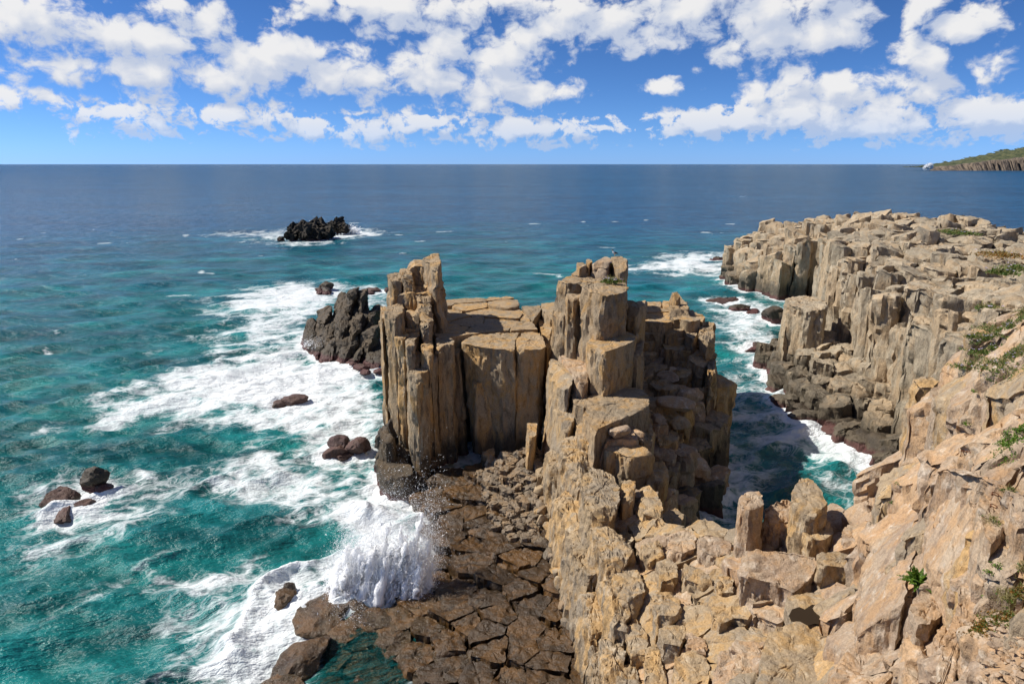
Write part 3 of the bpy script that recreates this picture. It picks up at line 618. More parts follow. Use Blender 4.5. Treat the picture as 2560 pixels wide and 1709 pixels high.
hero(rk, ridge, T, [(1660,1130),(1695,1115),(1700,1180),(1670,1200)], 4.0, -0.5, res=0.18, amp=0.18, chip=0.14, cuts=8)
# sheeted seaward flank running down to the platform
for lst, z, sh in [([(1368,1125),(1392,1100),(1425,1130),(1432,1180),(1396,1192),(1372,1172)], 4.9, -0.5), ([(1398,1082),(1436,1072),(1470,1118),(1482,1172),(1442,1182),(1410,1142)], 6.7, -0.7),
                   ([(1388,1205),(1438,1190),(1470,1238),(1466,1300),(1424,1302),(1394,1252)], 5.0, -0.6), ([(1446,1192),(1508,1150),(1545,1200),(1552,1262),(1502,1292),(1462,1262)], 6.6, -0.5),
                   ([(1424,1312),(1464,1310),(1502,1372),(1500,1440),(1458,1442),(1430,1382)], 4.6, -0.5), ([(1470,1300),(1540,1290),(1582,1350),(1572,1420),(1512,1422)], 6.0, -0.5),
                   ([(1448,1450),(1490,1445),(1515,1510),(1510,1570),(1472,1570)], 3.9, -0.4), ([(1505,1430),(1560,1430),(1585,1490),(1575,1540),(1525,1540)], 5.4, -0.4), ([(1500,1580),(1545,1570),(1570,1640),(1560,1709),(1512,1715)], 4.2, -0.4), ([(1476,1600),(1505,1595),(1520,1680),(1515,1760),(1485,1760)], 3.0, -0.4)]:
    hero(rk, ridge, O, lst, z, 0.2, name='flank_sheet', res=0.11, amp=0.2, freq=1.3, chip=0.12, cfreq=1.2, cuts=12, cutd=0.22, shift=(sh, -0.2), bscale=1.08, zs=0.2, round_=0.2, blocks=6)
# fallen blocks resting on the steps
for (u, v, z, s3, mt) in [(1550,1078,8.0,(0.75,0.6,0.5),P_),(1597,1085,7.7,(0.5,0.35,0.3),P_),(1603,1096,7.45,(0.3,0.3,0.25),P_),(1502,1085,7.6,(0.4,0.4,0.3),T)]:
    rk.boulder(at(u, v, z), s3, ridge, mt, name='fallen_block', sub=3, cuts=14, flat=0.5)
rk.finish()

# ================================================================== the broad stack behind the ridge
east = empty('sea_stack', 'broad rock stack behind the ridge with a stepped top and a pointed rock fin', 'rock stack')
rk = Rocks()
plates(rk, east, T, [(1606,752),(1640,752),(1672,753),(1676,775),(1725,772),(1750,780),(1764,790),(1758,800),(1742,805),(1720,806),(1690,800),(1655,806),(1608,802)], 10.3, 2.0, 2.4, 'plateau_slab', res=0.2, amp=0.08, cuts=4, cutd=0.06, jit=0.1)
hero(rk, east, T, [(1610,760),(1670,760),(1740,778),(1745,810),(1700,815),(1612,815)], 9.3, -0.5, res=0.4, amp=0.2, cuts=3, name='rock_core')
hero(rk, east, T, [(1674,745),(1680,728),(1690,726),(1705,742),(1724,770),(1716,782),(1682,782),(1674,768)], 11.0, 8.0, res=0.13, amp=0.15, chip=0.12, cuts=6, cutd=0.2, name='rock_fin')
fin = at_y(1690, 745, 64.5); rk.boulder((fin[0] - 0.2, 64.0, 11.2), (0.75, 0.6, 1.35), east, T, name='rock_fin', sub=4, cuts=18, flat=0.5, rot=0.3)
hero(rk, east, T, [(1744,802),(1758,792),(1772,792),(1783,812),(1787,840),(1770,850),(1750,840)], 9.7, -0.6, res=0.18, amp=0.28, chip=0.18, cuts=9, cutd=0.2, bscale=1.1)
hero(rk, east, T, [(1652,812),(1660,805),(1700,808),(1712,812),(1712,824),(1690,828),(1660,826)], 9.6, 1, res=0.165, amp=0.12, chip=0.08, cuts=6)
hero(rk, east, T, [(1715,808),(1743,806),(1746,830),(1735,848),(1716,840)], 9.4, 1, res=0.18, amp=0.16, chip=0.12, cuts=8, cutd=0.18)
hero(rk, east, T, [(1608,816),(1652,815),(1656,828),(1650,836),(1608,834)], 9.3, 1, res=0.165, amp=0.12, cuts=5, cutd=0.1)
hero(rk, east, T, [(1660,832),(1668,826),(1715,832),(1718,842),(1700,848),(1664,845)], 8.9, 1, res=0.165, amp=0.12, cuts=6, cutd=0.1)
hero(rk, east, M['ochre'], [(1655,860),(1665,852),(1730,852),(1735,862),(1700,875),(1662,872)], 8.3, 1, res=0.165, amp=0.14, chip=0.1, cuts=8, cutd=0.15)
hero(rk, east, T, [(1728,855),(1745,852),(1750,866),(1735,872)], 8.3, 1, res=0.165, cuts=7)
hero(rk, east, T, [(1608,845),(1652,842),(1654,852),(1608,856)], 8.6, 1, res=0.165, amp=0.12, cuts=4)
hero(rk, east, P_, [(1608,876),(1655,872),(1660,895),(1650,910),(1608,905)], 7.2, 1, res=0.165, amp=0.14, chip=0.12, cuts=5)
hero(rk, east, T, [(1690,890),(1705,884),(1730,890),(1735,905),(1705,912),(1692,905)], 7.3, 1, res=0.165, amp=0.14, cuts=8, cutd=0.2)
hero(rk, east, T, [(1736,900),(1765,900),(1772,918),(1750,930),(1735,918)], 6.8, 0, res=0.165, amp=0.16, cuts=8, cutd=0.2)
hero(rk, east, T, [(1770,880),(1786,878),(1790,930),(1776,940),(1768,915)], 7.8, -0.5, res=0.18, amp=0.24, chip=0.16, cuts=8, cutd=0.2, bscale=1.1)
# broken shaded slope down to the inlet
ctl = RBF([(9.5,41,5),(10,44,5),(12.5,45,3.5),(15,46.5,1.4),(10,48,6),(13,49,5.6),(16,50,3.8),(17,53,5.2),(10.5,53,6.6),(14,54,6.6),(17.3,56,7.4),(11,57,7.4),(15,58,8),(17.5,60,8.8),(9.5,37.5,3.6),(11,39,2.2),(12.5,42,2.0),(10.5,35.5,1.8)])
dom = np.array([(9.2,36),(10.4,35),(11.8,39),(13.0,42),(14.9,46),(16.4,49.5),(17.3,53),(17.4,58),(16.8,60.5),(10,60.5),(9.4,50),(9,42)])
S = scatter(dom, 1.55, 2.5, 20000); ins = inside(S, dom)
for i in np.where(ins)[0]:
    c = vcell(i, S, 3.4)
    if c is None: continue
    z_ = float(ctl(S[i])[0]) + rng.normal(0, 0.35)
    rk.prism(c, (z_, rng.normal(0, 0.2), rng.normal(0, 0.2), S[i]), -0.8, east, T if rng.random() < 0.7 else P_, res=0.25, amp=0.22, chip=0.2, cuts=7, cutd=0.12, gap=0.03, round_=0.06, name='rock_column', bscale=1.04)
for (u, v, z, s3) in [(1668,945,6.8,(1.1,0.9,0.6)),(1690,1005,6.6,(1.5,0.9,0.55)),(1725,985,6.4,(1.1,1.0,0.7)),(1645,1050,6.0,(0.7,0.8,0.5)),(1700,1060,5.6,(0.9,0.8,0.6)),(1680,925,7.1,(0.6,0.5,0.4))]:
    rk.boulder(at(u, v, z), s3, east, P_ if v < 1060 else T, name='fallen_block', sub=3, cuts=14, flat=0.5)
rk.finish()

# ================================================================== the long columnar cliff across the inlet
cliff = empty('columnar_cliff', 'long grey-tan cliff of vertical rock columns rising across the narrow inlet', 'cliff')
rk = Rocks(); G = M['grey']
wall = np.array([(24,33),(28,40),(31.5,48),(35,58),(36.5,66),(38,74),(39.8,82),(42,90),(44,98),(47,105),(52,112),(57,119),(57,127),(51,123),(49.6,121.5),(47,127.5),(44.6,135),(46,147),(48.5,156),(52,163),(60,165)], float)
dom = np.r_[wall, np.array([(72,157),(82,138),(88,112),(84,92),(72,76),(60,60),(46,45),(38,34),(30,30)], float)]
zt = RBF([(24,34,15.5),(28,40,14.2),(31.5,48,12.2),(35,58,11.2),(36.5,66,11.3),(38,74,11.8),(39.8,82,12.3),(42,90,13.2),(44.5,98,12.6),(47.5,105,12.2),(53,113,12.4),(58,121,12.6),(57.5,128,11.6),(52,124.5,10),(49.8,122.5,8.0),(47.5,128,5.8),(45,136,2.4),(46.5,147,3.0),(49,138,6.6),(50.5,140,8.7),(54,150,11.4),(50,159,6),(59,162,7),(66,125,15.8),(69,105,16),(63.5,90,14.6),(56,75,14.4),(46,60,13.8),(38,50,15),(40,42,16.5),(33,37,16.6),(76,142,10),(84,112,11),(74,82,12),(60,133,14),(60,108,14.6),(52,95,14.2),(47,80,13.4)])
wd = lambda p: edge_dist(p, wall, False)
S = scatter(dom, lambda p: np.where(wd(p) < 3.4, 1.3 + 0.006 * p[:, 1], 2.4), 4, 50000); ins = inside(S, dom); order = []
for i in np.where(ins)[0]:
    z_ = float(zt(S[i])[0]); u, v = px(S[i][0], S[i][1], z_); ed = float(wd(S[i][None])[0])
    if u > 3300 or u < 1700: continue
    c = vcell(i, S, 7.0)
    if c is None: continue
    low = ed < 5.5
    z_ += rng.normal(0, 0.42 if ed > 2.5 else 0.85) - (max(0, rng.normal(0.4, 1.1)) if ed < 1.6 else 0)
    zb = -0.8 if low else z_ - 5
    rk.prism(c, (z_, rng.normal(0, 0.2), rng.normal(0, 0.2), S[i]), zb, cliff, G, res=0.8 if u > 2620 else 0.36 if S[i][1] < 90 else 0.6, amp=0.24, freq=0.6, chip=0.26, cfreq=0.8, zs=0.25, cuts=8, cutd=0.13, gap=0.05, bscale=1.03, round_=0.06, blocks=4.0 if low else 1.6)
    order.append((S[i][1], len(rk.items) - 1))
# tower standing in front of the wall
hero(rk, cliff, G, [(1962,745),(1985,734),(2035,738),(2068,758),(2062,772),(2020,772),(1970,762)], 8.4, -0.5, res=0.2, amp=0.25, chip=0.16, cuts=8, cutd=0.12, bscale=1.12, blocks=5)
hero(rk, cliff, G, [(1955,790),(1975,778),(1995,790),(1985,812),(1960,815)], 6.0, -0.5, res=0.22, amp=0.25, chip=0.16, cuts=8, bscale=1.2)
order += [(80, len(rk.items) - 2), (80, len(rk.items) - 1)]
if len(order) > 290:
    order.sort(); rk.rest = set(k for _, k in order[290:])
rk.finish(joined='rock_column_mass')
# broken foot of the cliff: every block a part
rk = Rocks()
fdom = np.array([(25,40),(30.5,51),(28.5,58),(27.4,65),(28.8,72),(30,77.5),(32,83),(36,90),(39,92),(40,86),(38,78),(36.5,66),(35,58),(31.5,48),(28,40)], float)
fz = RBF([(30.5,51,0.4),(28.5,58,0.4),(27.4,65,0.5),(28.8,72,0.8),(30,77.5,1.2),(33,84,1.2),(37,91,1.0),(35,60,3.6),(36,68,4.2),(37,76,4.6),(33,52,2.6),(31.5,62,2.4),(32.5,70,3.4),(33.5,78,4.0),(29,45,1.0),(38.5,84,3.0)])
S = scatter(fdom, 1.75, 3, 20000); ins = inside(S, fdom)
for i in np.where(ins)[0]:
    c = vcell(i, S, 4)
    if c is None: continue
    z_ = float(fz(S[i])[0]) + rng.normal(0, 0.45)
    rk.prism(c, (max(0.15, z_), rng.normal(0, 0.2), rng.normal(0, 0.2), S[i]), -1.0, cliff, G, name='foot_block', res=0.22, amp=0.2, chip=0.16, cuts=9, cutd=0.16, gap=0.05, round_=0.1, bscale=1.06)
for (u, v, s_) in [(2000,1028,1.0),(2040,1015,1.2),(2070,1040,1.1),(2100,1060,1.4),(2135,1070,1.1),(2160,1100,1.3),(2200,1080,1.6),(2215,1125,1.9),(2130,1035,1.5),(2170,1050,1.6),(1990,1000,0.9),(2240,1050,1.7)]:
    rk.boulder(at(u, v, 0.25), (s_ * 1.2, s_, s_ * 0.8), cliff, M['dark'], name='foot_boulder', sub=3, cuts=12)
rk.finish()

# ================================================================== the near cliff
near = empty('near_cliff', 'near cliff of fractured pink and ochre blocks climbing beside the camera', 'cliff')
rk = Rocks(shared=True)
FG = [(1362,1214,1.5),(1381,1281,1.5),(1405,1340,1.5),(1432,1484,1.2),(1445,1550,1),(1480,1709,.8),(1425,1260,3.6),(1480,1260,5.2),(1500,1350,5),(1470,1400,3),(1500,1450,3.8),(1560,1450,5.3),(1560,1560,4.2),(1500,1600,2.5),(1600,1600,4.5),(1510,1709,2.6),
 (1600,1709,4.4),(1700,1709,6),(1600,1350,5.4),(1620,1420,5.8),(1700,1340,6.3),(1700,1420,6.3),(1700,1500,6.3),(1760,1345,6.6),(1820,1355,7.0),(1800,1450,7),(1800,1550,6.8),(1800,1650,7),(1850,1709,7.4),(1900,1500,7.4),(1930,1400,8.0),
 (2030,1400,8.1),(1950,1300,7.6),(2060,1330,8.0),(2060,1460,8.0),(2060,1560,7.8),(1980,1620,7.8),(2000,1709,7.9),(2100,1400,8.6),(2130,1340,8.4),(2180,1290,9.2),(2140,1450,10),(2140,1570,10.2),(2100,1650,9.3),(2200,1640,10.8),(2230,1480,11.6),
 (2280,1300,12.8),(2220,1230,10.5),(2250,1150,11.0),(2290,1180,13),(2330,1230,14),(2330,1450,13),(2300,1560,12.2),(2300,1700,12.2),(2400,1230,15),(2400,1400,14.2),(2400,1550,13.9),(2370,1700,13.6),(2450,1450,15.1),(2470,1600,15.4),(2450,1709,15.1),
 (2540,1450,16.4),(2550,1600,16.8),(2560,1709,17),(2480,1250,15.9),(2540,1330,16.3),(2560,1200,17.1),(2450,1130,16.5),(2350,1110,14.8),(2300,1060,13.8),(2300,970,14.8),(2340,1000,15.3),(2400,1000,16.2),(2480,1000,17.1),(2560,1000,18),(2350,930,15.6),
 (2400,860,16.8),(2430,835,17.4),(2480,900,17.7),(2560,870,18.6),(2560,790,19)]
fgp = np.array([at(*p) for p in FG] + [np.array(q_, float) for q_ in [(10,4,20.6),(14,8,20),(20,13,20.2),(26,20,20.4),(30,28,20),(16,4,21)]]); fz = RBF(fgp)
foot = [(1475,1800,.6),(1470,1709,1),(1440,1550,1),(1430,1484,1),(1405,1340,1),(1378,1275,1),(1360,1214,1)]
back = [(1420,1195,4),(1480,1180,5.5),(1560,1190,6),(1650,1290,5),(1720,1318,6),(1850,1230,8.5),(1990,1200,9),(2090,1290,8),(2130,1285,8.5),(2180,1205,9.5),(2236,1160,10.5),(2246,1060,12),(2266,1000,13.5),(2284,945,15),(2345,925,15.5),(2390,845,17.2),(2430,822,17.7),(2560,750,19),(2760,735,19.4),(3200,720,19.8)]
dom = np.array([at(*p)[:2] for p in foot + back] + [np.array([34.0, 30.0]), np.array([34.0, 16.0]), np.array([24.0, 4.0]), np.array([9.0, 1.0]), np.array([3.5, 8.0])])
bline = np.array([at(*p)[:2] for p in back])
S = scatter(dom, lambda p: np.clip(0.07 * np.hypot(p[:, 0], p[:, 1]) + 0.05, 0.6, 2.1) * (0.5 + 1.1 * rng.random(len(p))) * np.where(p[:, 0] > 0.86 * p[:, 1] + 1.5, 2.2, 1.0), 2.5, 40000); ins = inside(S, dom)
cells = []
for i in np.where(ins)[0]:
    z_ = float(fz(S[i])[0]); u, v = px(S[i][0], S[i][1], z_)
    if (v > 1850 and u < 2560) or u > 6000 or S[i][1] < 1.5: continue
    cells.append((i, z_, u, v))
coarse = set()
for (i, z_, u, v) in cells:
    c = vcell(i, S, 4.6)
    if c is None: continue
    e = 0.5; gx = float((fz(S[i] + [e, 0]) - fz(S[i] - [e, 0]))[0]) / (2 * e); gy = float((fz(S[i] + [0, e]) - fz(S[i] - [0, e]))[0]) / (2 * e)
    gm = math.hypot(gx, gy); k_ = min(0.75, 0.95 / (gm + 1e-6))
    bd = float(edge_dist(S[i][None], bline, False)[0]); dist = math.hypot(S[i][0], S[i][1])
    low = bd < 1.6 and z_ > 1
    off_ = u > 2660 or v > 1850
    orange = u < 1850 or (u < 2150 and v > 1500)
    mt = (O if rng.random() < 0.75 else P_) if orange else (P_ if rng.random() < 0.85 else O)
    zb = -0.5 if low else max(-0.3, z_ - 3.2)
    rk.prism(c, (z_ - (0.55 if u < 1870 and z_ > 2 else 0.12) + rng.normal(0, 0.09), gx * k_ + rng.normal(0, 0.07), gy * k_ + rng.normal(0, 0.07), S[i]), zb, near, mt, name='rock_block',
             res=0.45 if off_ else float(np.clip(dist * 0.0075, 0.08, 0.22)), amp=0.22, freq=0.8, chip=0.17, cfreq=0.8, cuts=5, cutd=0.08, gap=0.006, round_=0.03, blocks=2.6, bscale=1.05, zs=0.45, shift=(rng.normal(0, 0.15), rng.normal(0, 0.15)))
    if off_: coarse.add(len(rk.items) - 1)
def nb(lst, z, zbot, mat=None, **kw):
    d = dict(res=0.095, amp=0.11, freq=1.1, chip=0.075, cfreq=1.3, cuts=9, cutd=0.1, blocks=3.2, zs=0.5, round_=0.07, name='rock_slab'); d.update(kw)
    hero(rk, near, mat or P_, lst, z, zbot, **d)
nb([(1850,1392,8.5),(1870,1373,8.8),(1935,1363,9.0),(1985,1369,9.0),(2038,1396,8.7),(2042,1420,8.5),(2020,1455,8.3),(1985,1474,8.2),(1930,1456,8.2),(1853,1440,8.2)], None, 3.5, cuts=6, cutd=0.06, amp=0.12)
nb([(1850,1242),(1866,1222),(1888,1219),(1908,1236),(1910,1262),(1875,1274),(1850,1266)], 9.5, 4.0, cuts=7, cutd=0.1, bscale=1.15)
nb([(1904,1254,9.1),(1960,1243,9.1),(1986,1250,9.0),(2000,1282,8.8),(1990,1304,8.5),(1932,1308,8.4),(1904,1294,8.5)], None, 4.0, cuts=7, cutd=0.07, chip=0.16, bscale=1.12, amp=0.16)
nb([(1976,1228),(1987,1203),(2010,1192),(2040,1203),(2062,1238),(2066,1262),(2046,1280),(2015,1275),(1980,1260)], 9.9, 4.0, mat=O, cuts=8, cutd=0.12, round_=0.2, bscale=1.18)
nb([(2003,1296),(2035,1280),(2075,1300),(2090,1330),(2062,1350),(2012,1342)], 8.9, 4.0, mat=O, cuts=8, cutd=0.1, round_=0.2)
nb([(2100,1335),(2116,1308),(2160,1310),(2170,1328),(2164,1352),(2122,1366)], 9.1, 6.0, cuts=10, cutd=0.16)
nb([(2172,1300),(2196,1286),(2226,1292),(2222,1322),(2185,1330)], 9.9, 6.0, cuts=10, cutd=0.18)
nb([(2048,1388),(2076,1374),(2112,1380),(2156,1396),(2160,1420),(2052,1412)], 9.2, 6.0, mat=O, cuts=7, cutd=0.08)
nb([(1965,1492),(2030,1474),(2075,1480),(2130,1515),(2146,1560),(2120,1600),(2060,1588),(1970,1560)], 8.1, 5.0, mat=O, cuts=4, cutd=0.04, amp=0.14, chip=0.02, freq=0.8)
nb([(1915,1582),(1940,1562),(1985,1550),(2080,1592),(2092,1640),(2064,1709),(2046,1770),(1892,1770),(1904,1660)], 8.45, 4.0, mat=O, cuts=6, cutd=0.05, amp=0.1)
nb([(2066,1690),(2074,1640),(2102,1612),(2150,1592),(2262,1602),(2268,1650),(2232,1709),(2200,1790),(2062,1780)], 10.3, 6.0, cuts=9, cutd=0.1)
nb([(2158,1402,10.8),(2195,1382,11.2),(2232,1332,12.2),(2300,1257,13.6),(2316,1264,13.7),(2304,1330,13.4),(2268,1440,12.7),(2264,1500,12.4),(2252,1532,12.2),(2142,1570,11.0),(2142,1530,11.0),(2154,1460,11.0)], None, 6.0, cuts=6, cutd=0.05, amp=0.10, blocks=4)
nb([(2320,1264,14.3),(2332,1242,14.5),(2400,1202,15.5),(2440,1232,15.8),(2462,1300,15.8),(2456,1380,15.3),(2438,1420,15),(2400,1438,14.6),(2332,1428,13.7),(2312,1410,13.5)], None, 9.0, cuts=7, cutd=0.06, chip=0.10, blocks=3)
nb([(2446,1240),(2480,1216),(2520,1262),(2536,1300),(2520,1340),(2480,1360),(2456,1330)], 16.2, 12.0, cuts=7, cutd=0.08, amp=0.08, round_=0.2)
nb([(2322,1444),(2390,1448),(2398,1480),(2378,1520),(2330,1558),(2292,1558),(2272,1512)], 13.1, 8.0, cuts=9, cutd=0.12)
nb([(2272,1562),(2322,1560),(2338,1590),(2320,1622),(2282,1640),(2264,1604)], 12.5, 8.0, cuts=9, cutd=0.14)
nb([(2332,1574),(2378,1540),(2392,1570),(2376,1612),(2342,1622)], 13.0, 8.0, cuts=9, cutd=0.14)
nb([(2270,1652),(2340,1628),(2352,1660),(2344,1720),(2330,1790),(2250,1780)], 12.7, 8.0, cuts=9, cutd=0.12)
nb([(2399,1461),(2446,1456),(2478,1484),(2465,1536),(2423,1588),(2390,1691),(2370,1790),(2340,1780),(2358,1590),(2378,1544),(2396,1490)], 14.6, 9.0, cuts=6, cutd=0.06)
nb([(2345,1172,15.6),(2400,1142,16.2),(2450,1142,16.8),(2480,1162,17),(2560,1232,17.4),(2575,1288,17),(2500,1218,16.5),(2440,1212,16),(2390,1196,15.6)], None, 10.0, cuts=8, cutd=0.08)
# fractured blocks below the notch
for lst, z, mt in [([(1703,1403,6.8),(1745,1414,6.8),(1787,1444,6.6),(1774,1470,6.4),(1707,1443,6.5)], None, O), ([(1794,1436),(1835,1434),(1838,1477),(1790,1484)], 6.9, O), ([(1680,1324),(1712,1318),(1740,1336),(1740,1369),(1706,1382),(1662,1369)], 6.4, P_),
                   ([(1744,1334),(1790,1330),(1825,1345),(1828,1380),(1794,1392),(1744,1370)], 6.8, P_), ([(1652,1558),(1706,1551),(1714,1585),(1703,1615),(1654,1606)], 5.7, O), ([(1714,1578),(1770,1590),(1776,1615),(1768,1630),(1714,1616)], 6.0, P_),
                   ([(1686,1642),(1720,1622),(1774,1640),(1776,1686),(1733,1712),(1684,1704)], 6.0, O), ([(1610,1620),(1640,1604),(1668,1652),(1662,1712),(1608,1716)], 4.9, O), ([(1838,1600),(1900,1600),(1908,1652),(1896,1720),(1836,1724)], 7.1, P_),
                   ([(1534,1412),(1585,1408),(1612,1455),(1612,1486),(1578,1506),(1536,1486)], 5.5, O), ([(1620,1474),(1672,1470),(1702,1510),(1688,1540),(1640,1536)], 6.0, O), ([(1560,1560),(1600,1545),(1622,1590),(1610,1630),(1572,1630)], 4.7, O),
                   ([(1540,1650),(1585,1640),(1600,1690),(1590,1740),(1545,1740)], 4.0, O), ([(1780,1500),(1836,1492),(1842,1540),(1800,1560),(1778,1540)], 6.7, O), ([(1790,1625),(1828,1615),(1832,1680),(1795,1700)], 6.5, P_), ([(1640,1400),(1690,1392),(1700,1440),(1650,1455)], 6.2, O), ([(1600,1360),(1650,1345),(1668,1385),(1620,1405)], 5.9, O)]:
    nb(lst, z, 0.5 if z is not None and z < 5 else 2.0, mat=mt, name='rock_block', chip=0.10, cuts=8, cutd=0.14, amp=0.13)
# spur: pale columns and the rounded pink mass under the flowers
nb([(2284,949),(2300,938),(2330,936),(2346,950),(2336,966),(2292,964)], 15.0, 2.0, mat=O, res=0.12, cuts=7, amp=0.16, shift=(-0.4, -0.3), bscale=1.1, blocks=4)
nb([(2262,1010),(2280,985),(2310,990),(2318,1015),(2290,1030)], 13.6, 2.0, mat=O, res=0.12, cuts=9, cutd=0.2, amp=0.16, bscale=1.12, blocks=4)
nb([(2320,975),(2350,955),(2385,962),(2390,1000),(2345,1010)], 15.4, 6.0, res=0.11, cuts=9, cutd=0.15, blocks=4)
nb([(2408,828),(2440,814),(2500,812),(2540,818),(2530,840),(2470,850),(2420,846)], 17.8, 12.0, mat=O, res=0.11, cuts=7, cutd=0.08, round_=0.22)
nb([(2345,910,16.2),(2380,885,16.6),(2415,868,17),(2440,880,17.1),(2420,925,16.6),(2370,950,15.9)], None, 10.0, res=0.11, cuts=9, cutd=0.15)
nb([(2428,905,17.0),(2470,868,17.5),(2520,866,17.8),(2545,890,17.8),(2510,940,17.3),(2440,985,16.4),(2395,990,16.0),(2400,950,16.3)], None, 11.0, res=0.10, cuts=9, cutd=0.1, round_=0.25, amp=0.16)
nb([(2205,1180),(2228,1172),(2240,1205),(2232,1235),(2200,1232)], 10.9, 4.0, res=0.10, cuts=9, cutd=0.2)
nb([(2168,1222),(2196,1206),(2206,1240),(2190,1262),(2165,1256)], 9.8, 4.0, res=0.10, cuts=9, cutd=0.2)
if len(rk.items) - len(coarse) > 300:
    fl = sorted(range(len(cells)), key=lambda k: -math.hypot(*S[cells[k][0]]))[:len(rk.items) - len(coarse) - 300]
    coarse |= set(fl)
rk.rest = coarse
rk.finish(joined='rock_block_mass')
near_pts = rk.all

# ================================================================== wave-cut platform (ground at the foot of the rocks)
plat = empty('shore_platform', 'low brown rock platform of cracked wet slabs under the ridge', 'rock platform', kind='structure')
rk = Rocks(shared=True); Wm = M['wet']
pdom = np.array([at(*p)[:2] for p in [(1040,1240,.3),(1090,1190,.6),(1200,1170,1),(1340,1175,1.5),(1365,1214,1.5),(1381,1281,1.5),(1405,1340,1.5),(1445,1500,1.2),(1475,1620,1),(1500,1800,.8),(720,1800,-.6),(700,1640,-.9),(770,1560,-.6),(860,1560,-.2),(960,1500,0),(1040,1400,.1),(1060,1300,.2)]])
pz = RBF([at(*p) for p in [(1040,1240,.5),(1100,1200,1.0),(1200,1170,1.8),(1340,1175,2.3),(1365,1230,2.0),(1390,1300,1.8),(1410,1400,1.5),(1440,1500,1.3),(1475,1620,1.1),(1490,1760,1.0),(1250,1250,1.6),(1250,1350,1.3),(1250,1450,1.1),(1250,1550,0.9),(1250,1680,0.8),(1120,1300,0.8),(1100,1400,0.55),(1080,1500,0.5),(1080,1600,0.45),(1060,1700,0.2),(980,1540,0.15),(960,1620,0.05),(900,1700,-0.12),(800,1640,-0.25),(760,1760,-0.35),(880,1570,-0.05),(1040,1330,0.4)]])
S = scatter(pdom, lambda p: 1.1 + 2.2 * rng.random(len(p)), 4.0, 5000); ins = inside(S, pdom)
for i in np.where(ins)[0]:
    z_ = float(pz(S[i])[0]); u, v = px(S[i][0], S[i][1], z_)
    if v > 1860: continue
    c = vcell(i, S, 5)
    if c is None: continue
    rub = 1195 < u < 1370 and v < 1345
    rk.prism(c, (z_ + rng.normal(0, 0.06), rng.normal(0, 0.06), rng.normal(0, 0.06), S[i]), z_ - 1.3, plat, Wm, name='platform_slab', res=0.16, amp=0.26, freq=0.7, chip=0.09, cfreq=0.7, cuts=4, cutd=0.06, gap=0.0, round_=0.05, blocks=3, zs=0.8)
# grey fractured apron stepping up to the stack's foot
adom = np.array([at(*p)[:2] for p in [(1195,1185,1.6),(1250,1150,2),(1320,1130,2.4),(1358,1160,2.2),(1364,1230,2),(1372,1300,1.8),(1340,1345,1.6),(1270,1350,1.4),(1215,1290,1.4)]])
az_ = RBF([at(*p) for p in [(1195,1190,1.9),(1250,1155,2.6),(1320,1135,3.1),(1358,1165,2.9),(1364,1230,2.3),(1372,1300,2.1),(1340,1345,1.75),(1270,1350,1.5),(1215,1290,1.6),(1290,1240,2.1)]])
S = scatter(adom, lambda p: 0.42 + 0.6 * rng.random(len(p)), 1.6, 5000); ins = inside(S, adom)
for i in np.where(ins)[0]:
    c = vcell(i, S, 1.8)
    if c is None: continue
    z_ = float(az_(S[i])[0]) + rng.normal(0, 0.13)
    rk.prism(c, (z_, rng.normal(0, 0.16), rng.normal(0, 0.16), S[i]), z_ - 1.2, plat, M['rubble'], name='apron_block', res=0.12, amp=0.14, freq=1.5, chip=0.12, cfreq=1.8, cuts=6, cutd=0.12, gap=0.01, round_=0.05, blocks=0.8, zs=0.9)
for k in range(30):   # blocks fallen along the gully under the ridge
    f_ = rng.random(); a_ = np.array([1352, 1215]) * (1 - f_) + np.array([1452, 1640]) * f_
    u = a_[0] + rng.normal(-8, 12); v = a_[1] + rng.normal(0, 10); p = at(u, v, 1.5); z_ = float(pz(p[:2])[0]) + 0.2; s_ = rng.uniform(0.18, 0.5)
    rk.boulder(at(u, v, z_), (s_, s_ * rng.uniform(.8, 1.4), s_ * rng.uniform(.7, 1.4)), plat, M['rubble'] if rng.random() < .5 else O, name='rubble_block', sub=2, cuts=16, flat=0.45)
rk.finish()

# ================================================================== rocks standing in the sea
def sea_rock(name, label, cat, items, mat, group=None, sub=3, **kw):
    """items: (u, v, z, size xyz) boulders"""
    e = empty(name, label, cat, group); r_ = Rocks()
    for it in items: r_.boulder(at(it[0], it[1], it[2]), it[3], e, it[4] if len(it) > 4 else mat, name=kw.get('part', 'boulder'), sub=sub, cuts=kw.get('cuts', 18), amp=kw.get('amp', 0.15), chip=0.06, rot=it[5] if len(it) > 5 else None)
    r_.finish(); return e
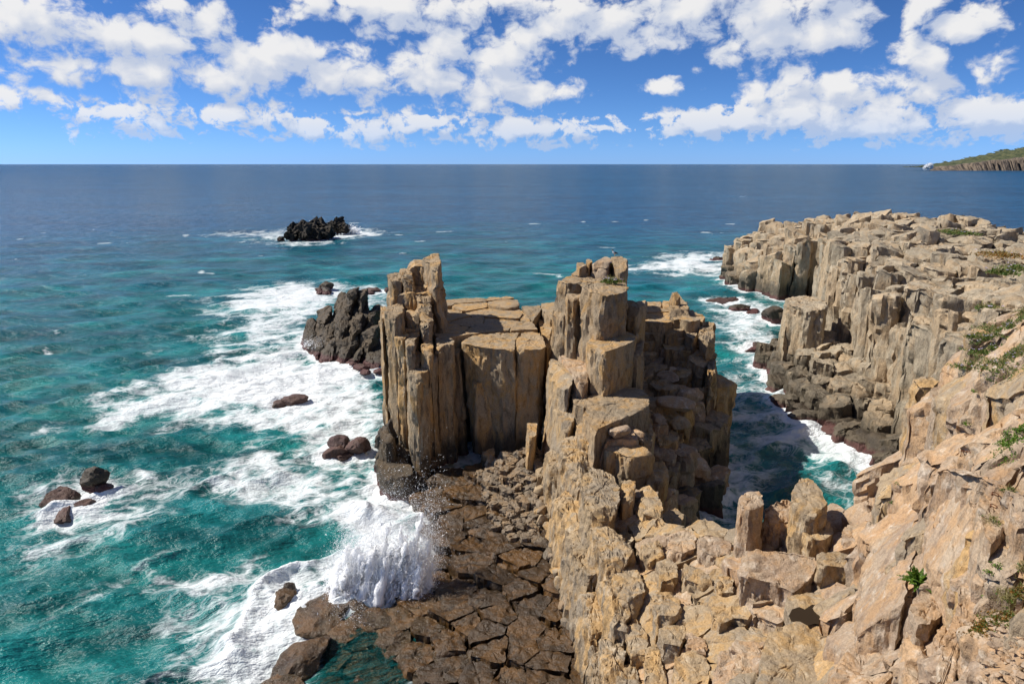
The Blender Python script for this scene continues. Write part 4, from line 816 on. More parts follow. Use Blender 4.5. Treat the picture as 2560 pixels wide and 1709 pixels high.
# dark jointed reef beside the stack
reef = empty('reef_rock', 'dark brown reef of rounded jointed columns in white surf against the tall stack', 'reef')
rk = Rocks(); D = M['dark']
for lst, z, kw in [
 ([(770,800),(790,792),(800,812),(785,824),(768,818)], 2.6, {}),([(798,766),(806,760),(828,764),(830,780),(812,786),(799,780)], 4.6, {}),
 ([(840,752),(856,738),(868,744),(870,760),(852,768)], 5.8, {}),([(868,724),(872,715),(893,715),(897,724),(885,732),(872,730)], 7.4, {}),([(897,726),(902,717),(915,718),(917,730),(905,736)], 7.3, {}),
 ([(880,748),(898,740),(918,745),(920,762),(900,770),(882,765)], 6.0, {}),([(808,796),(828,784),(840,794),(836,812),(815,815)], 3.6, {}),([(836,786),(858,772),(874,778),(872,798),(848,804)], 4.7, {}),
 ([(872,786),(895,770),(910,778),(905,800),(882,806)], 4.6, {}),([(920,770),(948,768),(952,786),(935,798),(918,792)], 4.4, {}),([(900,810),(925,798),(945,802),(948,826),(920,838),(900,830)], 3.4, {}),
 ([(850,818),(878,806),(898,814),(894,838),(866,846),(850,838)], 3.0, {}),([(812,824),(838,814),(850,826),(846,852),(820,856)], 2.2, {}),([(770,832),(800,822),(812,836),(808,860),(776,862)], 1.6, {}),
 ([(866,856),(890,846),(910,856),(905,878),(880,884)], 1.5, {}),([(920,872),(945,860),(958,870),(955,890),(925,895)], 1.4, {}),([(926,770),(945,764),(955,770),(953,780),(932,782)], 4.6, {})]:
    pts_ = poly_px(lst, z); z0_, _, _, o_ = plane_fit(pts_)
    rk.prism(pts_[:, :2], (z0_, 0.35 + rng.normal(0, 0.15), rng.normal(0.1, 0.15), o_), -0.8, reef, D, name='rock_column', res=0.2, amp=0.3, freq=0.8, chip=0.16, cuts=11, cutd=0.2, bscale=1.3, shift=(-1.0, -0.4), round_=0.14, blocks=1.3, gap=-0.2, zs=0.7)
rk.finish()
isl = empty('rock_islet', 'jagged black rock islet alone in open sea with surf around it', 'islet')
rk = Rocks(); K = M['black']
def isl_b(u, v, y, s3, mat=None): rk.boulder(at_y(u, v, y), s3, isl, mat or K, name='crag', sub=3, cuts=26, amp=0.3, chip=0.2, flat=0.38)
y0 = at(770, 603, 0)[1]
for (u, v, dy, s3) in [(722,592,1,(3,3.5,3)),(740,586,3,(3.4,4,4)),(762,588,2,(3.6,4,4)),(730,574,8,(2.2,3,3.5)),(750,572,9,(2.4,3,3.5)),(768,568,10,(3,3.5,4)),(785,575,7,(4,4,5)),(800,572,10,(4,4,3.6)),(797,558,12,(1.9,2,2.8)),(802,553,12.5,(1.5,1.6,2.2)),(812,575,9,(4,4,4)),(800,590,3,(4,4,4)),(825,582,5,(3.2,4,3)),(838,566,24,(3.2,4,3.4)),(829,560,24,(2.2,2.5,2)),(846,562,24,(3.0,4,4.6)),(858,570,23,(3.2,4,3.4)),(868,576,22,(2.6,3,1.8)),(840,553,24.5,(1.2,1.4,2.4)),(815,588,3,(2.6,3,2.6)),(778,594,1,(2.6,3,2.4)),(705,600,0,(1.2,2,1.4))]:
    isl_b(u, v, y0 + dy, s3)
rk.finish()
Pu = M['purple']
sea_rock('sea_boulder', 'dark square-topped boulder beside a low reddish rock in open water', 'boulder', [(240,1198,0.75,(1.1,1.0,1.1)),(232,1214,0.3,(0.9,0.8,0.7)),(258,1220,0.15,(0.85,0.7,0.55))], D)
sea_rock('sea_boulder', 'low reddish weed-covered rock next to the dark square-topped boulder', 'boulder', [(150,1240,0.1,(1.5,1.3,0.7)),(190,1272,-0.45,(2.2,0.9,0.55)),(165,1285,-0.4,(1.6,0.7,0.5))], Pu)
sea_rock('sea_boulder', 'purple-brown double boulder washed by surf below the tall stack', 'boulder', [(848,1112,0.5,(1.3,1.1,0.9)),(893,1114,0.5,(1.4,1.1,0.9)),(840,1132,0.2,(1.3,0.9,0.7)),(868,1140,-0.1,(1.1,0.8,0.5))], Pu)
sea_rock('sea_boulder', 'small reddish rock awash in the widest white foam', 'boulder', [(735,998,0.15,(1.6,1.2,0.5)),(700,1008,-0.3,(1.4,1.2,0.5))], Pu, sub=3)
sea_rock('rock_outcrop', 'low dark outcrop breaking the surf behind the jointed reef', 'outcrop', [(815,716,0.6,(1.7,1.5,1.1)),(818,726,0.3,(2.2,1.3,0.7)),(798,725,0.2,(1.0,1.0,0.6)),(803,733,0.0,(1.1,1,0.6)),(816,734,0.0,(1.6,1,0.6))], D, sub=3)
sea_rock('rock_outcrop', 'brown outcrop showing through the curling wave near the platform', 'outcrop', [(712,1500,-0.05,(0.8,0.9,0.7)),(722,1478,0.1,(0.5,0.6,0.7)),(690,1515,-0.3,(0.9,0.8,0.5)),(655,1530,-0.3,(0.6,0.5,0.4))], Wm)
sea_rock('sea_boulder', 'long flat brown slab under the breaking wave', 'boulder', [(820,1530,-0.05,(1.7,2.3,0.65),Wm,-0.5),(900,1500,-0.1,(1.4,1.4,0.6)),(860,1585,-0.25,(1.6,1.3,0.5)),(930,1550,-0.15,(1.6,1.3,0.5))], Wm)
sea_rock('sea_boulder', 'brown wedge-shaped slab with spray running off it beside deep channel', 'boulder', [(745,1660,0.0,(1.2,2.3,0.75),Wm,-0.45),(700,1720,-0.2,(1.0,1.6,0.6))], Wm)
for (lab, its) in [('flat dark rock with white water, in the middle of the inlet', [(1898,868,0.1,(1.8,1.3,0.6)),(1890,875,-0.2,(2,1.2,0.5))]),
                   ('low dark rock at the inlet mouth beside a squat block', [(1850,772,0.2,(2.2,1.4,0.8)),(1880,780,-0.1,(2.2,1.2,0.6))]),
                   ('squat dark block with reddish foot at the cliff end of the inlet mouth', [(1938,785,1.0,(2.2,2,1.8)),(1925,790,0.5,(1.8,1.6,1.4)),(1950,790,0.8,(1.6,1.6,1.5))]),
                   ('small dark rock tip in the surf beyond the far cliff end', [(1797,648,0.2,(2,1.6,0.8)),(1783,651,0.0,(2,1.2,0.5))]),
                   ('reddish rock awash in foam at the inlet mouth', [(1820,753,-0.1,(4.5,1.6,0.5)),(1795,752,-0.2,(3,1.2,0.45))])]:
    sea_rock('sea_boulder', lab, 'boulder', its, D if 'reddish rock' not in lab else Pu, sub=3, group='rocks awash in the inlet')
sea_rock('rock_outcrop', 'low broken brown outcrop in foam between the reef and the tall stack', 'outcrop', [(905,918,0.1,(1.2,1.2,0.5)),(932,915,0.1,(1.0,0.9,0.5)),(945,900,0.4,(1.0,0.9,0.7)),(912,930,0.0,(1.0,0.8,0.4)),(925,900,0.1,(0.8,0.8,0.5)),(950,928,0.0,(0.9,0.9,0.4))], D, sub=3)
sea_rock('rock_outcrop', 'reddish-brown outcrop half covered by surf behind the pinnacle', 'outcrop', [(930,725,0.0,(2.2,1.2,0.5)),(925,733,0.1,(1.2,1,0.5)),(972,726,0.3,(1.4,1,0.8))], Pu, sub=3)

# distant headland
hl = empty('headland', 'far headland of dark columnar cliff sloping up to green scrub', 'headland', kind='structure')
hu = np.array([2326,2340,2360,2380,2400,2420,2440,2460,2480,2500,2520,2540,2560,2600,2700]); hc = np.array([418,417.5,416.5,415,413,410,408,405,403,401,400,398,396,394,392]); ht = np.array([417.5,417,416,414,411,408,405,401,397,393,389,385,380,373,360])
YH = 2600.0; foot_v = 422.0
gx_, gy_ = 260, 26; P = []; 
us = np.linspace(2326, 2700, gx_)
zc = np.array([at_y(u, np.interp(u, hu, hc), YH)[2] for u in us]); ztp = np.array([at_y(u, np.interp(u, hu, ht), YH + 140)[2] for u in us]); xs = np.array([at_y(u, 400, YH)[0] for u in us])
jag = np.abs(fbm(np.c_[xs * 0.035, xs * 0, xs * 0 + 2], 4, 0.6)) * 46
for j in range(gy_):
    t_ = j / (gy_ - 1)
    if t_ < 0.4:
        s_ = t_ / 0.4; zz_ = -1 + s_ * (np.maximum(zc, 1.5) + 1); yy = YH - 18 + 26 * s_ + jag * (0.5 + 0.8 * s_)
    else:
        s_ = (t_ - 0.4) / 0.6; zz_ = np.maximum(zc, 1.5) + (np.maximum(ztp, zc + 0.3) - np.maximum(zc, 1.5)) * np.sin(s_ * 1.57) ** 1.0; yy = YH + 8 + jag * 1.3 + s_ * 150
    zz_ = zz_ + fbm(np.c_[xs * 0.03, yy * 0.03, yy * 0], 4, 0.6) * (6.0 * t_) * np.clip(zc / 12, 0, 1)
    P.append(np.c_[xs, yy, zz_])
P = np.concatenate(P); ii = np.arange(gx_ - 1); Q = np.concatenate([np.c_[j * gx_ + ii, j * gx_ + ii + 1, (j + 1) * gx_ + ii + 1, (j + 1) * gx_ + ii] for j in range(gy_ - 1)])
nrow = 11
def head_mat(name, c1_, c2_, st_):
    m, t, bs, _ = new_mat(name); q = t.vmath('MULTIPLY', t.new('ShaderNodeNewGeometry').outputs['Position'], st_)
    t.put(bs.inputs['Base Color'], t.mix(t.step(t.noise(q, 0.07, 6, 0.7), 0.36, 0.64), c1_, c2_)); bs.inputs['Roughness'].default_value = 0.95; return m
link('cliff_face', mesh_np('cliff_face', P[:(nrow + 1) * gx_], Q[:nrow * (gx_ - 1)], [], head_mat('headland_rock', (0.05,0.04,0.034), (0.18,0.14,0.105), (1, 1, 0.25)), 30), hl)
link('scrub_slope', mesh_np('scrub_slope', P[nrow * gx_:], Q[nrow * (gx_ - 1):] - nrow * gx_, [], head_mat('headland_scrub', (0.02,0.036,0.016), (0.085,0.088,0.036), (1, 1, 1))), hl)

# ================================================================== sea
FOAM = [
 ([(560,930),(700,890),(830,895),(955,905),(955,990),(800,985),(640,985),(480,1000),(380,990)], .86, 3.5),
 ([(235,1035),(300,985),(420,930),(600,900),(750,885),(955,900),(955,1240),(860,1180),(760,1130),(700,1060),(560,1050),(400,1045),(300,1045)], .76, 3.5),
 ([(830,1000),(955,1000),(935,1100),(925,1200),(960,1260),(1050,1250),(1060,1320),(940,1330),(860,1230),(800,1130)], .78, 2.5),
 ([(450,1170),(600,1160),(720,1150),(820,1180),(900,1230),(880,1280),(740,1250),(620,1240),(500,1230)], .70, 2.5),
 ([(540,760),(640,720),(760,705),(960,715),(960,790),(930,790),(870,720),(790,790),(745,850),(700,900),(600,880),(520,860),(600,820)], .74, 5.0),
 ([(50,1290),(80,1230),(170,1190),(270,1190),(400,1150),(470,1170),(400,1240),(330,1310),(200,1330),(90,1320)], .64, 2.0),
 ([(0,1400),(60,1340),(200,1320),(420,1270),(420,1300),(330,1340),(200,1380),(80,1420)], .58, 1.5),
 ([(120,1520),(260,1450),(430,1360),(440,1375),(300,1460),(160,1540)], .56, 1.0),
 ([(480,1709),(520,1620),(580,1530),(640,1430),(760,1410),(820,1440),(800,1500),(760,1570),(700,1640),(670,1760)], .74, 1.2),
 ([(590,1760),(630,1640),(700,1570),(780,1470),(830,1440),(800,1520),(730,1620),(690,1760)], 1.05, 0.9),
 ([(820,1260),(960,1250),(1060,1290),(1080,1420),(1040,1500),(900,1480),(830,1440)], .85, 1.5),
 ([(380,1420),(480,1390),(620,1400),(640,1440),(560,1540),(470,1640),(420,1709),(360,1709),(430,1580)], .60, 1.5),
 ([(1780,760),(1960,760),(1950,880),(1900,940),(1960,1010),(2060,1070),(2230,1150),(2180,1200),(2050,1190),(1960,1130),(1880,1100),(1830,1000),(1840,900),(1790,830)], .62, 3.0),
 ([(1930,1040),(2000,1020),(2110,1060),(2240,1130),(2230,1190),(2130,1180),(2020,1120),(1930,1080)], .80, 1.8),
 ([(1790,1150),(1850,1130),(1960,1180),(1900,1230),(1800,1330),(1780,1250)], .58, 1.5),
 ([(1575,665),(1650,648),(1720,632),(1815,632),(1810,690),(1700,680),(1600,680)], .78, 6.0),
 ([(1770,762),(1860,752),(1960,758),(1950,790),(1850,785)], .66, 4.0),
 ([(1840,800),(1900,790),(1940,800),(1930,860),(1860,840)], .60, 3.0),
 ([(540,581),(640,579),(725,578),(760,600),(700,613),(640,588),(540,588)], .70, 8.0),
 ([(690,575),(760,562),(800,560),(760,580),(700,590)], .55, 6.0),
 ([(820,590),(870,572),(900,572),(960,585),(900,592),(840,600),(760,612),(700,612)], .85, 6.0),
 ([(2480,590),(2640,588),(2640,606),(2490,603)], .95, 6.0),
 ([(85,1078),(140,1062),(185,1062),(150,1080),(95,1088)], .55, 0.8), ([(108,872),(122,866),(128,872),(112,876)], .8, 0.4), ([(118,825),(140,832),(130,836)], .7, 0.4), ([(1838,490),(1864,488),(1864,492)], .6, 4),
]
H_ = CAM_H
th = np.r_[np.linspace(46.0, 0.42, 470), np.geomspace(0.40, 0.03, 16)]
rr = H_ / np.tan(np.radians(th)); azs = np.radians(np.linspace(-48, 48, 500))
nr, na = len(rr), len(azs)
X = rr[:, None] * np.sin(azs)[None, :]; Y = rr[:, None] * np.cos(azs)[None, :]
X, Y = X.ravel(), Y.ravel(); rad = np.repeat(rr, na); step = np.maximum(np.repeat(np.gradient(rr), na), rad * (azs[1] - azs[0]))
Z = np.zeros_like(X); DX = np.zeros_like(X); DY = np.zeros_like(X)
wr = np.random.default_rng(11)
for k in range(64):
    lam = 1.6 * (60 / 1.6) ** ((k + 0.5) / 64); kk = 2 * math.pi / lam
    an = R(-62) + wr.normal(0, 0.55)                               # heading: towards the shore and the camera
    amp_ = 0.0275 * lam ** 0.5 / (1 + (lam / 14) ** 1.4) * (0.6 + 0.8 * wr.random()); ph = wr.uniform(0, 6.28)
    lod = np.clip((lam / step - 2.2) / 2.5, 0, 1) * np.clip((650 - rad) / 400, 0, 1)
    a_ = kk * (X * math.cos(an) + Y * math.sin(an)) + ph
    Z += lod * amp_ * np.cos(a_); s_ = lod * amp_ * 0.75 * np.sin(a_); DX -= math.cos(an) * s_; DY -= math.sin(an) * s_
# rock footprint -> distance to nearest rock at the waterline (drives the surf collar)
cell_ = 0.4; x0, y0_ = -70.0, 20.0; nxg, nyg = 400, 470
occ = np.zeros((nyg, nxg), bool); wl = np.concatenate(WATERLINE)
ix = ((wl[:, 0] - x0) / cell_).astype(int); iy = ((wl[:, 1] - y0_) / cell_).astype(int); ok = (ix >= 0) & (ix < nxg) & (iy >= 0) & (iy < nyg); occ[iy[ok], ix[ok]] = True
dist = np.full(occ.shape, 99.0); cur = occ.copy(); dist[cur] = 0
for k in range(1, 13):
    n_ = cur.copy(); n_[1:] |= cur[:-1]; n_[:-1] |= cur[1:]; n_[:, 1:] |= cur[:, :-1]; n_[:, :-1] |= cur[:, 1:]
    if k % 2: n_[1:, 1:] |= cur[:-1, :-1]; n_[:-1, :-1] |= cur[1:, 1:]; n_[1:, :-1] |= cur[:-1, 1:]; n_[:-1, 1:] |= cur[1:, :-1]
    dist[n_ & ~cur] = k * cell_; cur = n_
gi_ = np.clip(((X - x0) / cell_).astype(int), 0, nxg - 1); gj_ = np.clip(((Y - y0_) / cell_).astype(int), 0, nyg - 1)
inb = (X > x0) & (X < x0 + nxg * cell_) & (Y > y0_) & (Y < y0_ + nyg * cell_)
rd = np.where(inb, dist[gj_, gi_], 99.0)
XY = np.c_[X, Y]
wob = np.c_[fbm(np.c_[XY * 0.22, XY[:, :1] * 0], 3, 0.55, 41), fbm(np.c_[XY * 0.22, XY[:, :1] * 0 + 9], 3, 0.55, 47)]
foam = np.zeros(len(X))
for lst, dn_, fe in FOAM:
    pl = np.array([at(u, v, 0)[:2] for u, v in lst]); ctr = pl.mean(0)
    sel = np.where((X > pl[:, 0].min() - fe * 4) & (X < pl[:, 0].max() + fe * 4) & (Y > pl[:, 1].min() - fe * 4) & (Y < pl[:, 1].max() + fe * 4))[0]
    if not len(sel): continue
    q_ = XY[sel] + wob[sel] * fe * 1.6; sdv = edge_dist(q_, pl); sdv = np.where(inside(q_, pl), sdv, -sdv)
    w_ = np.clip(0.5 + sdv / (3.6 * fe), 0, 1)
    foam[sel] = np.maximum(foam[sel], dn_ * w_)
n_c = fbm(np.c_[XY * 0.35, XY[:, :1] * 0 + 3], 3, 0.5, 51)
foam = np.maximum(foam, np.clip(0.80 * np.exp(-rd / 0.9) + 0.6 * n_c * np.exp(-rd / 2.0), 0, 0.95))
foam = np.maximum(foam, np.clip(0.50 * np.exp(-rd / 3.0), 0, 1))
# open-sea whitecaps: only where crests are steep
cap = fbm(np.c_[XY * np.array([0.05, 0.09]), XY[:, :1] * 0 + 21], 4, 0.6, 61)
foam = np.maximum(foam, np.where((cap > 0.62) & (rad < 330), 0.5 * np.clip((cap - 0.62) / 0.2, 0, 1), 0))
# rolling crest that curls over the submerged rocks near the platform
for path, hgt, wd_ in [([(585,1650),(592,1580),(615,1510),(660,1455),(720,1425),(775,1412)], 0.32, 0.7), ([(880,1290),(930,1300),(985,1300),(1030,1290)], 0.5, 0.9), ([(560,900),(700,890),(830,880)], 0.5, 1.3)]:
    pl = np.array([at(u, v, 0)[:2] for u, v in path]); sel = np.where((X > pl[:, 0].min() - 4) & (X < pl[:, 0].max() + 4) & (Y > pl[:, 1].min() - 4) & (Y < pl[:, 1].max() + 4))[0]
    d_ = edge_dist(XY[sel] + wob[sel] * 0.5, pl, False); Z[sel] += hgt * (1 + 1.2 * n_c[sel]) * np.exp(-(d_ / wd_) ** 2); foam[sel] = np.maximum(foam[sel], (0.8 + 0.3 * n_c[sel]) * np.exp(-(d_ / (wd_ * 0.8)) ** 2))
chop = fbm(np.c_[XY * 0.55, XY[:, :1] * 0 + 5], 4, 0.55, 71) * np.clip(1.5 - step / 0.6, 0, 1)
Z = Z + chop * (0.10 + 0.28 * np.clip(foam, 0, 1))
clear = np.zeros(len(X)); fe = 1.2
pl = np.array([at(u, v, 0)[:2] for u, v in [(760,1800),(760,1640),(800,1560),(880,1540),(960,1520),(1040,1500),(1080,1600),(1080,1800)]])
sel = np.where((X > pl[:, 0].min() - 4) & (X < pl[:, 0].max() + 4) & (Y > pl[:, 1].min() - 4) & (Y < pl[:, 1].max() + 4))[0]
q_ = XY[sel] + wob[sel] * 0.6; sdv = edge_dist(q_, pl); sdv = np.where(inside(q_, pl), sdv, -sdv); clear[sel] = np.clip(0.5 + sdv / (2 * fe), 0, 1)
foam *= 1 - 0.75 * clear; Z *= 1 - 0.85 * clear
pin = inside(XY, pdom); pe = np.clip(edge_dist(XY[pin], pdom) / 1.5, 0, 1) * (1 - clear[pin]); Z[pin] = Z[pin] * (1 - 0.8 * pe) - 0.35 * pe
Psea = np.c_[X + DX, Y + DY, Z]
jj, ii = np.meshgrid(np.arange(nr - 1), np.arange(na - 1), indexing='ij'); b0 = (jj * na + ii).ravel()
Qs = np.c_[b0, b0 + 1, b0 + na + 1, b0 + na]

m, t, bs, out = new_mat('sea_water')
geo = t.new('ShaderNodeNewGeometry'); pos = geo.outputs['Position']
at_f = t.new('ShaderNodeAttribute', attribute_name='foam').outputs['Fac']; at_c = t.new('ShaderNodeAttribute', attribute_name='clear').outputs['Fac']
flat = t.vmath('MULTIPLY', pos, (1, 1, 0)); dfar = t.vmath('LENGTH', flat)
px_, py_, pz3 = t.sep(pos)
ca, sa = math.cos(R(24)), math.sin(R(24))
ru = t.math('ADD', t.math('MULTIPLY', px_, ca), t.math('MULTIPLY', py_, sa)); rv_ = t.math('SUBTRACT', t.math('MULTIPLY', py_, ca), t.math('MULTIPLY', px_, sa))
sv = t.comb(t.math('MULTIPLY', ru, 0.6), t.math('MULTIPLY', rv_, 1.0), 0.0)
# water body colour: clear green over the sandy shelf, deep blue offshore, slow patches between
patch = t.noise(t.vmath('MULTIPLY', pos, (0.5, 1.0, 0)), 0.02, 4, 0.6)
deep = t.step(t.math('ADD', dfar, t.math('MULTIPLY', t.math('SUBTRACT', patch, 0.5), 160.0)), 40.0, 330.0)
wcol = t.mix(deep, (0.006, 0.120, 0.126), (0.003, 0.058, 0.120))
wcol = t.mix(t.math('MULTIPLY', t.step(t.noise(t.vmath('MULTIPLY', pos, (0.6, 1.0, 0)), 0.10, 4, 0.6), 0.40, 0.70), t.math('SUBTRACT', 1.0, deep)), wcol, (0.012, 0.185, 0.175))
# wave light and dark painted into the water colour; swell also drives the relief
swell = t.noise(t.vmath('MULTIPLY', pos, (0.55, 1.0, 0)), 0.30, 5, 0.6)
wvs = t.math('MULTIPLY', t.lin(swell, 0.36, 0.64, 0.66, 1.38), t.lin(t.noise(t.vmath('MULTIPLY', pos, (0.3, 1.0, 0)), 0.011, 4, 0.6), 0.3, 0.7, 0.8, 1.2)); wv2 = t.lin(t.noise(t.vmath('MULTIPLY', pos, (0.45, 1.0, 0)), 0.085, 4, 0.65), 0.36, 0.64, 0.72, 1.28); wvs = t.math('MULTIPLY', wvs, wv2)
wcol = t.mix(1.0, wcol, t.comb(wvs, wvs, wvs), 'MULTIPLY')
# foam lace
wv = t.new('ShaderNodeTexNoise'); t.put(wv.inputs['Vector'], sv); t.put(wv.inputs['Scale'], 0.45); t.put(wv.inputs['Detail'], 4.0)
sw = t.vmath('ADD', sv, t.vmath('SCALE', t.vmath('SUBTRACT', wv.outputs['Color'], (0.5, 0.5, 0.5)), scale=2.4))
def ridge_n(vec, sc, det):
    n = t.noise(vec, sc, det, 0.55); return t.math('SUBTRACT', 1.0, t.math('MULTIPLY', t.math('ABSOLUTE', t.math('SUBTRACT', n, 0.5)), 4.2), clamp=True)
pw = lambda x, e: t.math('POWER', x, e)
lace = t.math('MAXIMUM', pw(ridge_n(sw, 0.38, 3), 1.6), t.math('MULTIPLY', pw(ridge_n(sw, 1.05, 3), 1.6), 0.92))
lace = t.math('MAXIMUM', lace, t.math('MULTIPLY', pw(ridge_n(sw, 2.7, 2), 1.5), 0.72))
lace = t.math('ADD', t.math('MULTIPLY', lace, 0.66), t.math('MULTIPLY', t.noise(sw, 0.30, 8, 0.7), 0.62))
fm = t.math('ADD', t.math('MULTIPLY', at_f, 1.5), t.math('SUBTRACT', lace, 1.26))
foam_m = t.step(fm, -0.04, 0.40)
foam_m = t.math('MULTIPLY', foam_m, t.math('ADD', 0.72, t.math('MULTIPLY', t.step(at_f, 0.3, 0.9), 0.28)))
aer = t.math('MULTIPLY', t.step(at_f, 0.22, 0.95), t.step(t.noise(sw, 0.25, 5, 0.6), 0.30, 0.62))
wcol = t.mix(t.math('MULTIPLY', aer, 0.8), wcol, (0.16, 0.45, 0.43))
fcol = t.mix(t.noise(sw, 2.5, 4, 0.6), (0.74, 0.80, 0.83), (0.90, 0.91, 0.92))
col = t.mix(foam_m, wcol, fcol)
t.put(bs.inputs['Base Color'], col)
t.put(bs.inputs['Roughness'], t.math('ADD', t.math('MULTIPLY', foam_m, 0.6), t.lin(dfar, 40, 900, 0.24, 0.26)))
bs.inputs['IOR'].default_value = 1.33
# ripples; the fine ones fade with distance
near_w = t.math('SUBTRACT', 1.0, t.step(dfar, 60.0, 420.0))
rip = t.math('ADD', t.math('MULTIPLY', t.noise(t.vmath('MULTIPLY', sv, (1, 1.7, 1)), 0.9, 5, 0.64), 0.9), t.math('MULTIPLY', t.math('MULTIPLY', t.noise(t.vmath('MULTIPLY', sv, (1, 1.5, 1)), 4.0, 3, 0.6), 0.16), near_w))
hgt = t.math('ADD', t.math('MULTIPLY', rip, 0.62), t.math('MULTIPLY', swell, t.lin(dfar, 50, 400, 0.8, 4.0)))
hgt = t.math('ADD', hgt, t.math('MULTIPLY', at_f, t.math('MULTIPLY', t.noise(sv, 2.6, 4, 0.65), 0.34)))
bp = t.new('ShaderNodeBump'); bp.inputs['Strength'].default_value = 0.85; bp.inputs['Distance'].default_value = 1.0
t.put(bp.inputs['Height'], hgt); t.l.new(bp.outputs[0], bs.inputs['Normal'])
# clear shallows over the platform
tr = t.new('ShaderNodeBsdfTransparent'); tr.inputs[0].default_value = (0.86, 0.90, 0.80, 1)
fres = t.new('ShaderNodeFresnel'); fres.inputs[0].default_value = 1.33; t.l.new(bp.outputs[0], fres.inputs['Normal'])
thin = t.math('MULTIPLY', at_c, t.math('SUBTRACT', 1.0, foam_m)); thin = t.math('MULTIPLY', thin, t.math('SUBTRACT', 0.94, fres.outputs[0], clamp=True))
mx = t.new('ShaderNodeMixShader'); t.put(mx.inputs[0], thin); t.l.new(bs.outputs[0], mx.inputs[1]); t.l.new(tr.outputs[0], mx.inputs[2]); t.l.new(mx.outputs[0], out.inputs[0])
me = mesh_np('sea', Psea, Qs, [], m)
for nm, arr in (('foam', foam), ('clear', clear)):
    a_ = me.attributes.new(nm, 'FLOAT', 'POINT'); a_.data.foreach_set('value', arr.astype(np.float32))
sea = tag(link('sea', me), 'teal sea with white surf running out to a blue horizon', kind='structure')
# sea floor under the clear shallows
m, t, bs, _ = new_mat('sea_floor'); q = t.new('ShaderNodeNewGeometry').outputs['Position']
t.put(bs.inputs['Base Color'], t.mix(t.noise(q, 0.6, 5, 0.6), (0.07, 0.055, 0.022), (0.17, 0.14, 0.05))); bs.inputs['Roughness'].default_value = 0.9
gx1 = np.linspace(-14, 6, 70); gy1 = np.linspace(16, 48, 110); GX, GY = np.meshgrid(gx1, gy1); GZ = -0.95 + 0.35 * fbm(np.c_[GX.ravel() * 0.5, GY.ravel() * 0.5, GX.ravel() * 0], 4, 0.5, 81)
b0 = (np.arange(109)[:, None] * 70 + np.arange(69)[None, :]).ravel()
tag(link('seabed', mesh_np('seabed', np.c_[GX.ravel(), GY.ravel(), GZ], np.c_[b0, b0 + 1, b0 + 71, b0 + 70], [], m)), 'weedy brown sea floor seen through the clear shallows', kind='structure')

# ================================================================== spray
m_sp, t, bs, out = new_mat('sea_spray'); bs.inputs['Base Color'].default_value = (0.96, 0.965, 0.97, 1); bs.inputs['Roughness'].default_value = 1.0; bs.inputs['Specular IOR Level'].default_value = 0.1
tl = t.new('ShaderNodeBsdfTranslucent'); tl.inputs[0].default_value = (0.97, 0.975, 0.98, 1); mx = t.new('ShaderNodeMixShader'); mx.inputs[0].default_value = 0.5
t.l.new(bs.outputs[0], mx.inputs[1]); t.l.new(tl.outputs[0], mx.inputs[2]); t.l.new(mx.outputs[0], out.inputs[0])
def droplets(name, C, S_, label):
    """every droplet one small flake; most are finer than a pixel and read as mist"""
    n = len(C); V_ = wr.normal(size=(n, 3, 3)); V_ -= V_.mean(1, keepdims=True); V_ *= (S_ * 1.15)[:, None, None]; V_ += C[:, None, :]
    return tag(link(name, mesh_np(name, V_.reshape(-1, 3), np.zeros((0, 4), int), np.arange(3 * n).reshape(-1, 3), m_sp, None, False)), label, 'spray', kind='stuff')
def burst(base_px, tip_px, ybase, ytip, njet, nd, spread, size, ragged=0.25):
    """jets from a line of water to a line of tips; both lines as photo points at their own distance"""
    B = np.array([at_y(u, v, ybase) for u, v in base_px]); Tp = np.array([at_y(u, v, ytip) for u, v in tip_px]); C, S_ = [], []
    ss = np.linspace(0, 1, len(B)); st = np.linspace(0, 1, len(Tp))
    for j in range(njet):
        s_ = wr.random(); b_ = np.array([np.interp(s_, ss, B[:, k]) for k in range(3)]); s2 = np.clip(s_ + wr.normal(0, 0.07), 0, 1); p_ = np.array([np.interp(s2, st, Tp[:, k]) for k in range(3)])
        b_ = b_ + np.array([0, wr.normal(0, 0.6), 0]); p_ = b_ + (p_ - b_) * (1 - abs(wr.normal(0, ragged))) + np.array([wr.normal(0, .25), wr.normal(0, 0.8), 0])
        n = int(nd * (0.4 + wr.random() * 1.2)); ta = wr.random(n) ** 0.85 * (1.05 + 0.1 * wr.random())
        bow = np.array([wr.normal(0, 0.25), wr.normal(0, 0.25), 0.25])
        pt = b_ + (p_ - b_) * ta[:, None] + bow * (4 * ta * (1 - ta))[:, None] + wr.normal(size=(n, 3)) * (spread * (0.25 + 0.9 * ta))[:, None] * np.array([1, 1, 0.8])
        C.append(pt); S_.append(size * np.exp(wr.normal(0, 0.45, n)) * (1.15 - 0.65 * np.clip(ta, 0, 1)))
    return np.concatenate(C), np.concatenate(S_)
m_fo, t, bs, out = new_mat('spray_foam'); bs.inputs['Base Color'].default_value = (0.97, 0.975, 0.98, 1); bs.inputs['Roughness'].default_value = 1.0; bs.inputs['Specular IOR Level'].default_value = 0.0
bs.inputs['Subsurface Weight'].default_value = 1.0; bs.inputs['Subsurface Radius'].default_value = (1.0, 1.0, 1.0); bs.inputs['Subsurface Scale'].default_value = 0.35
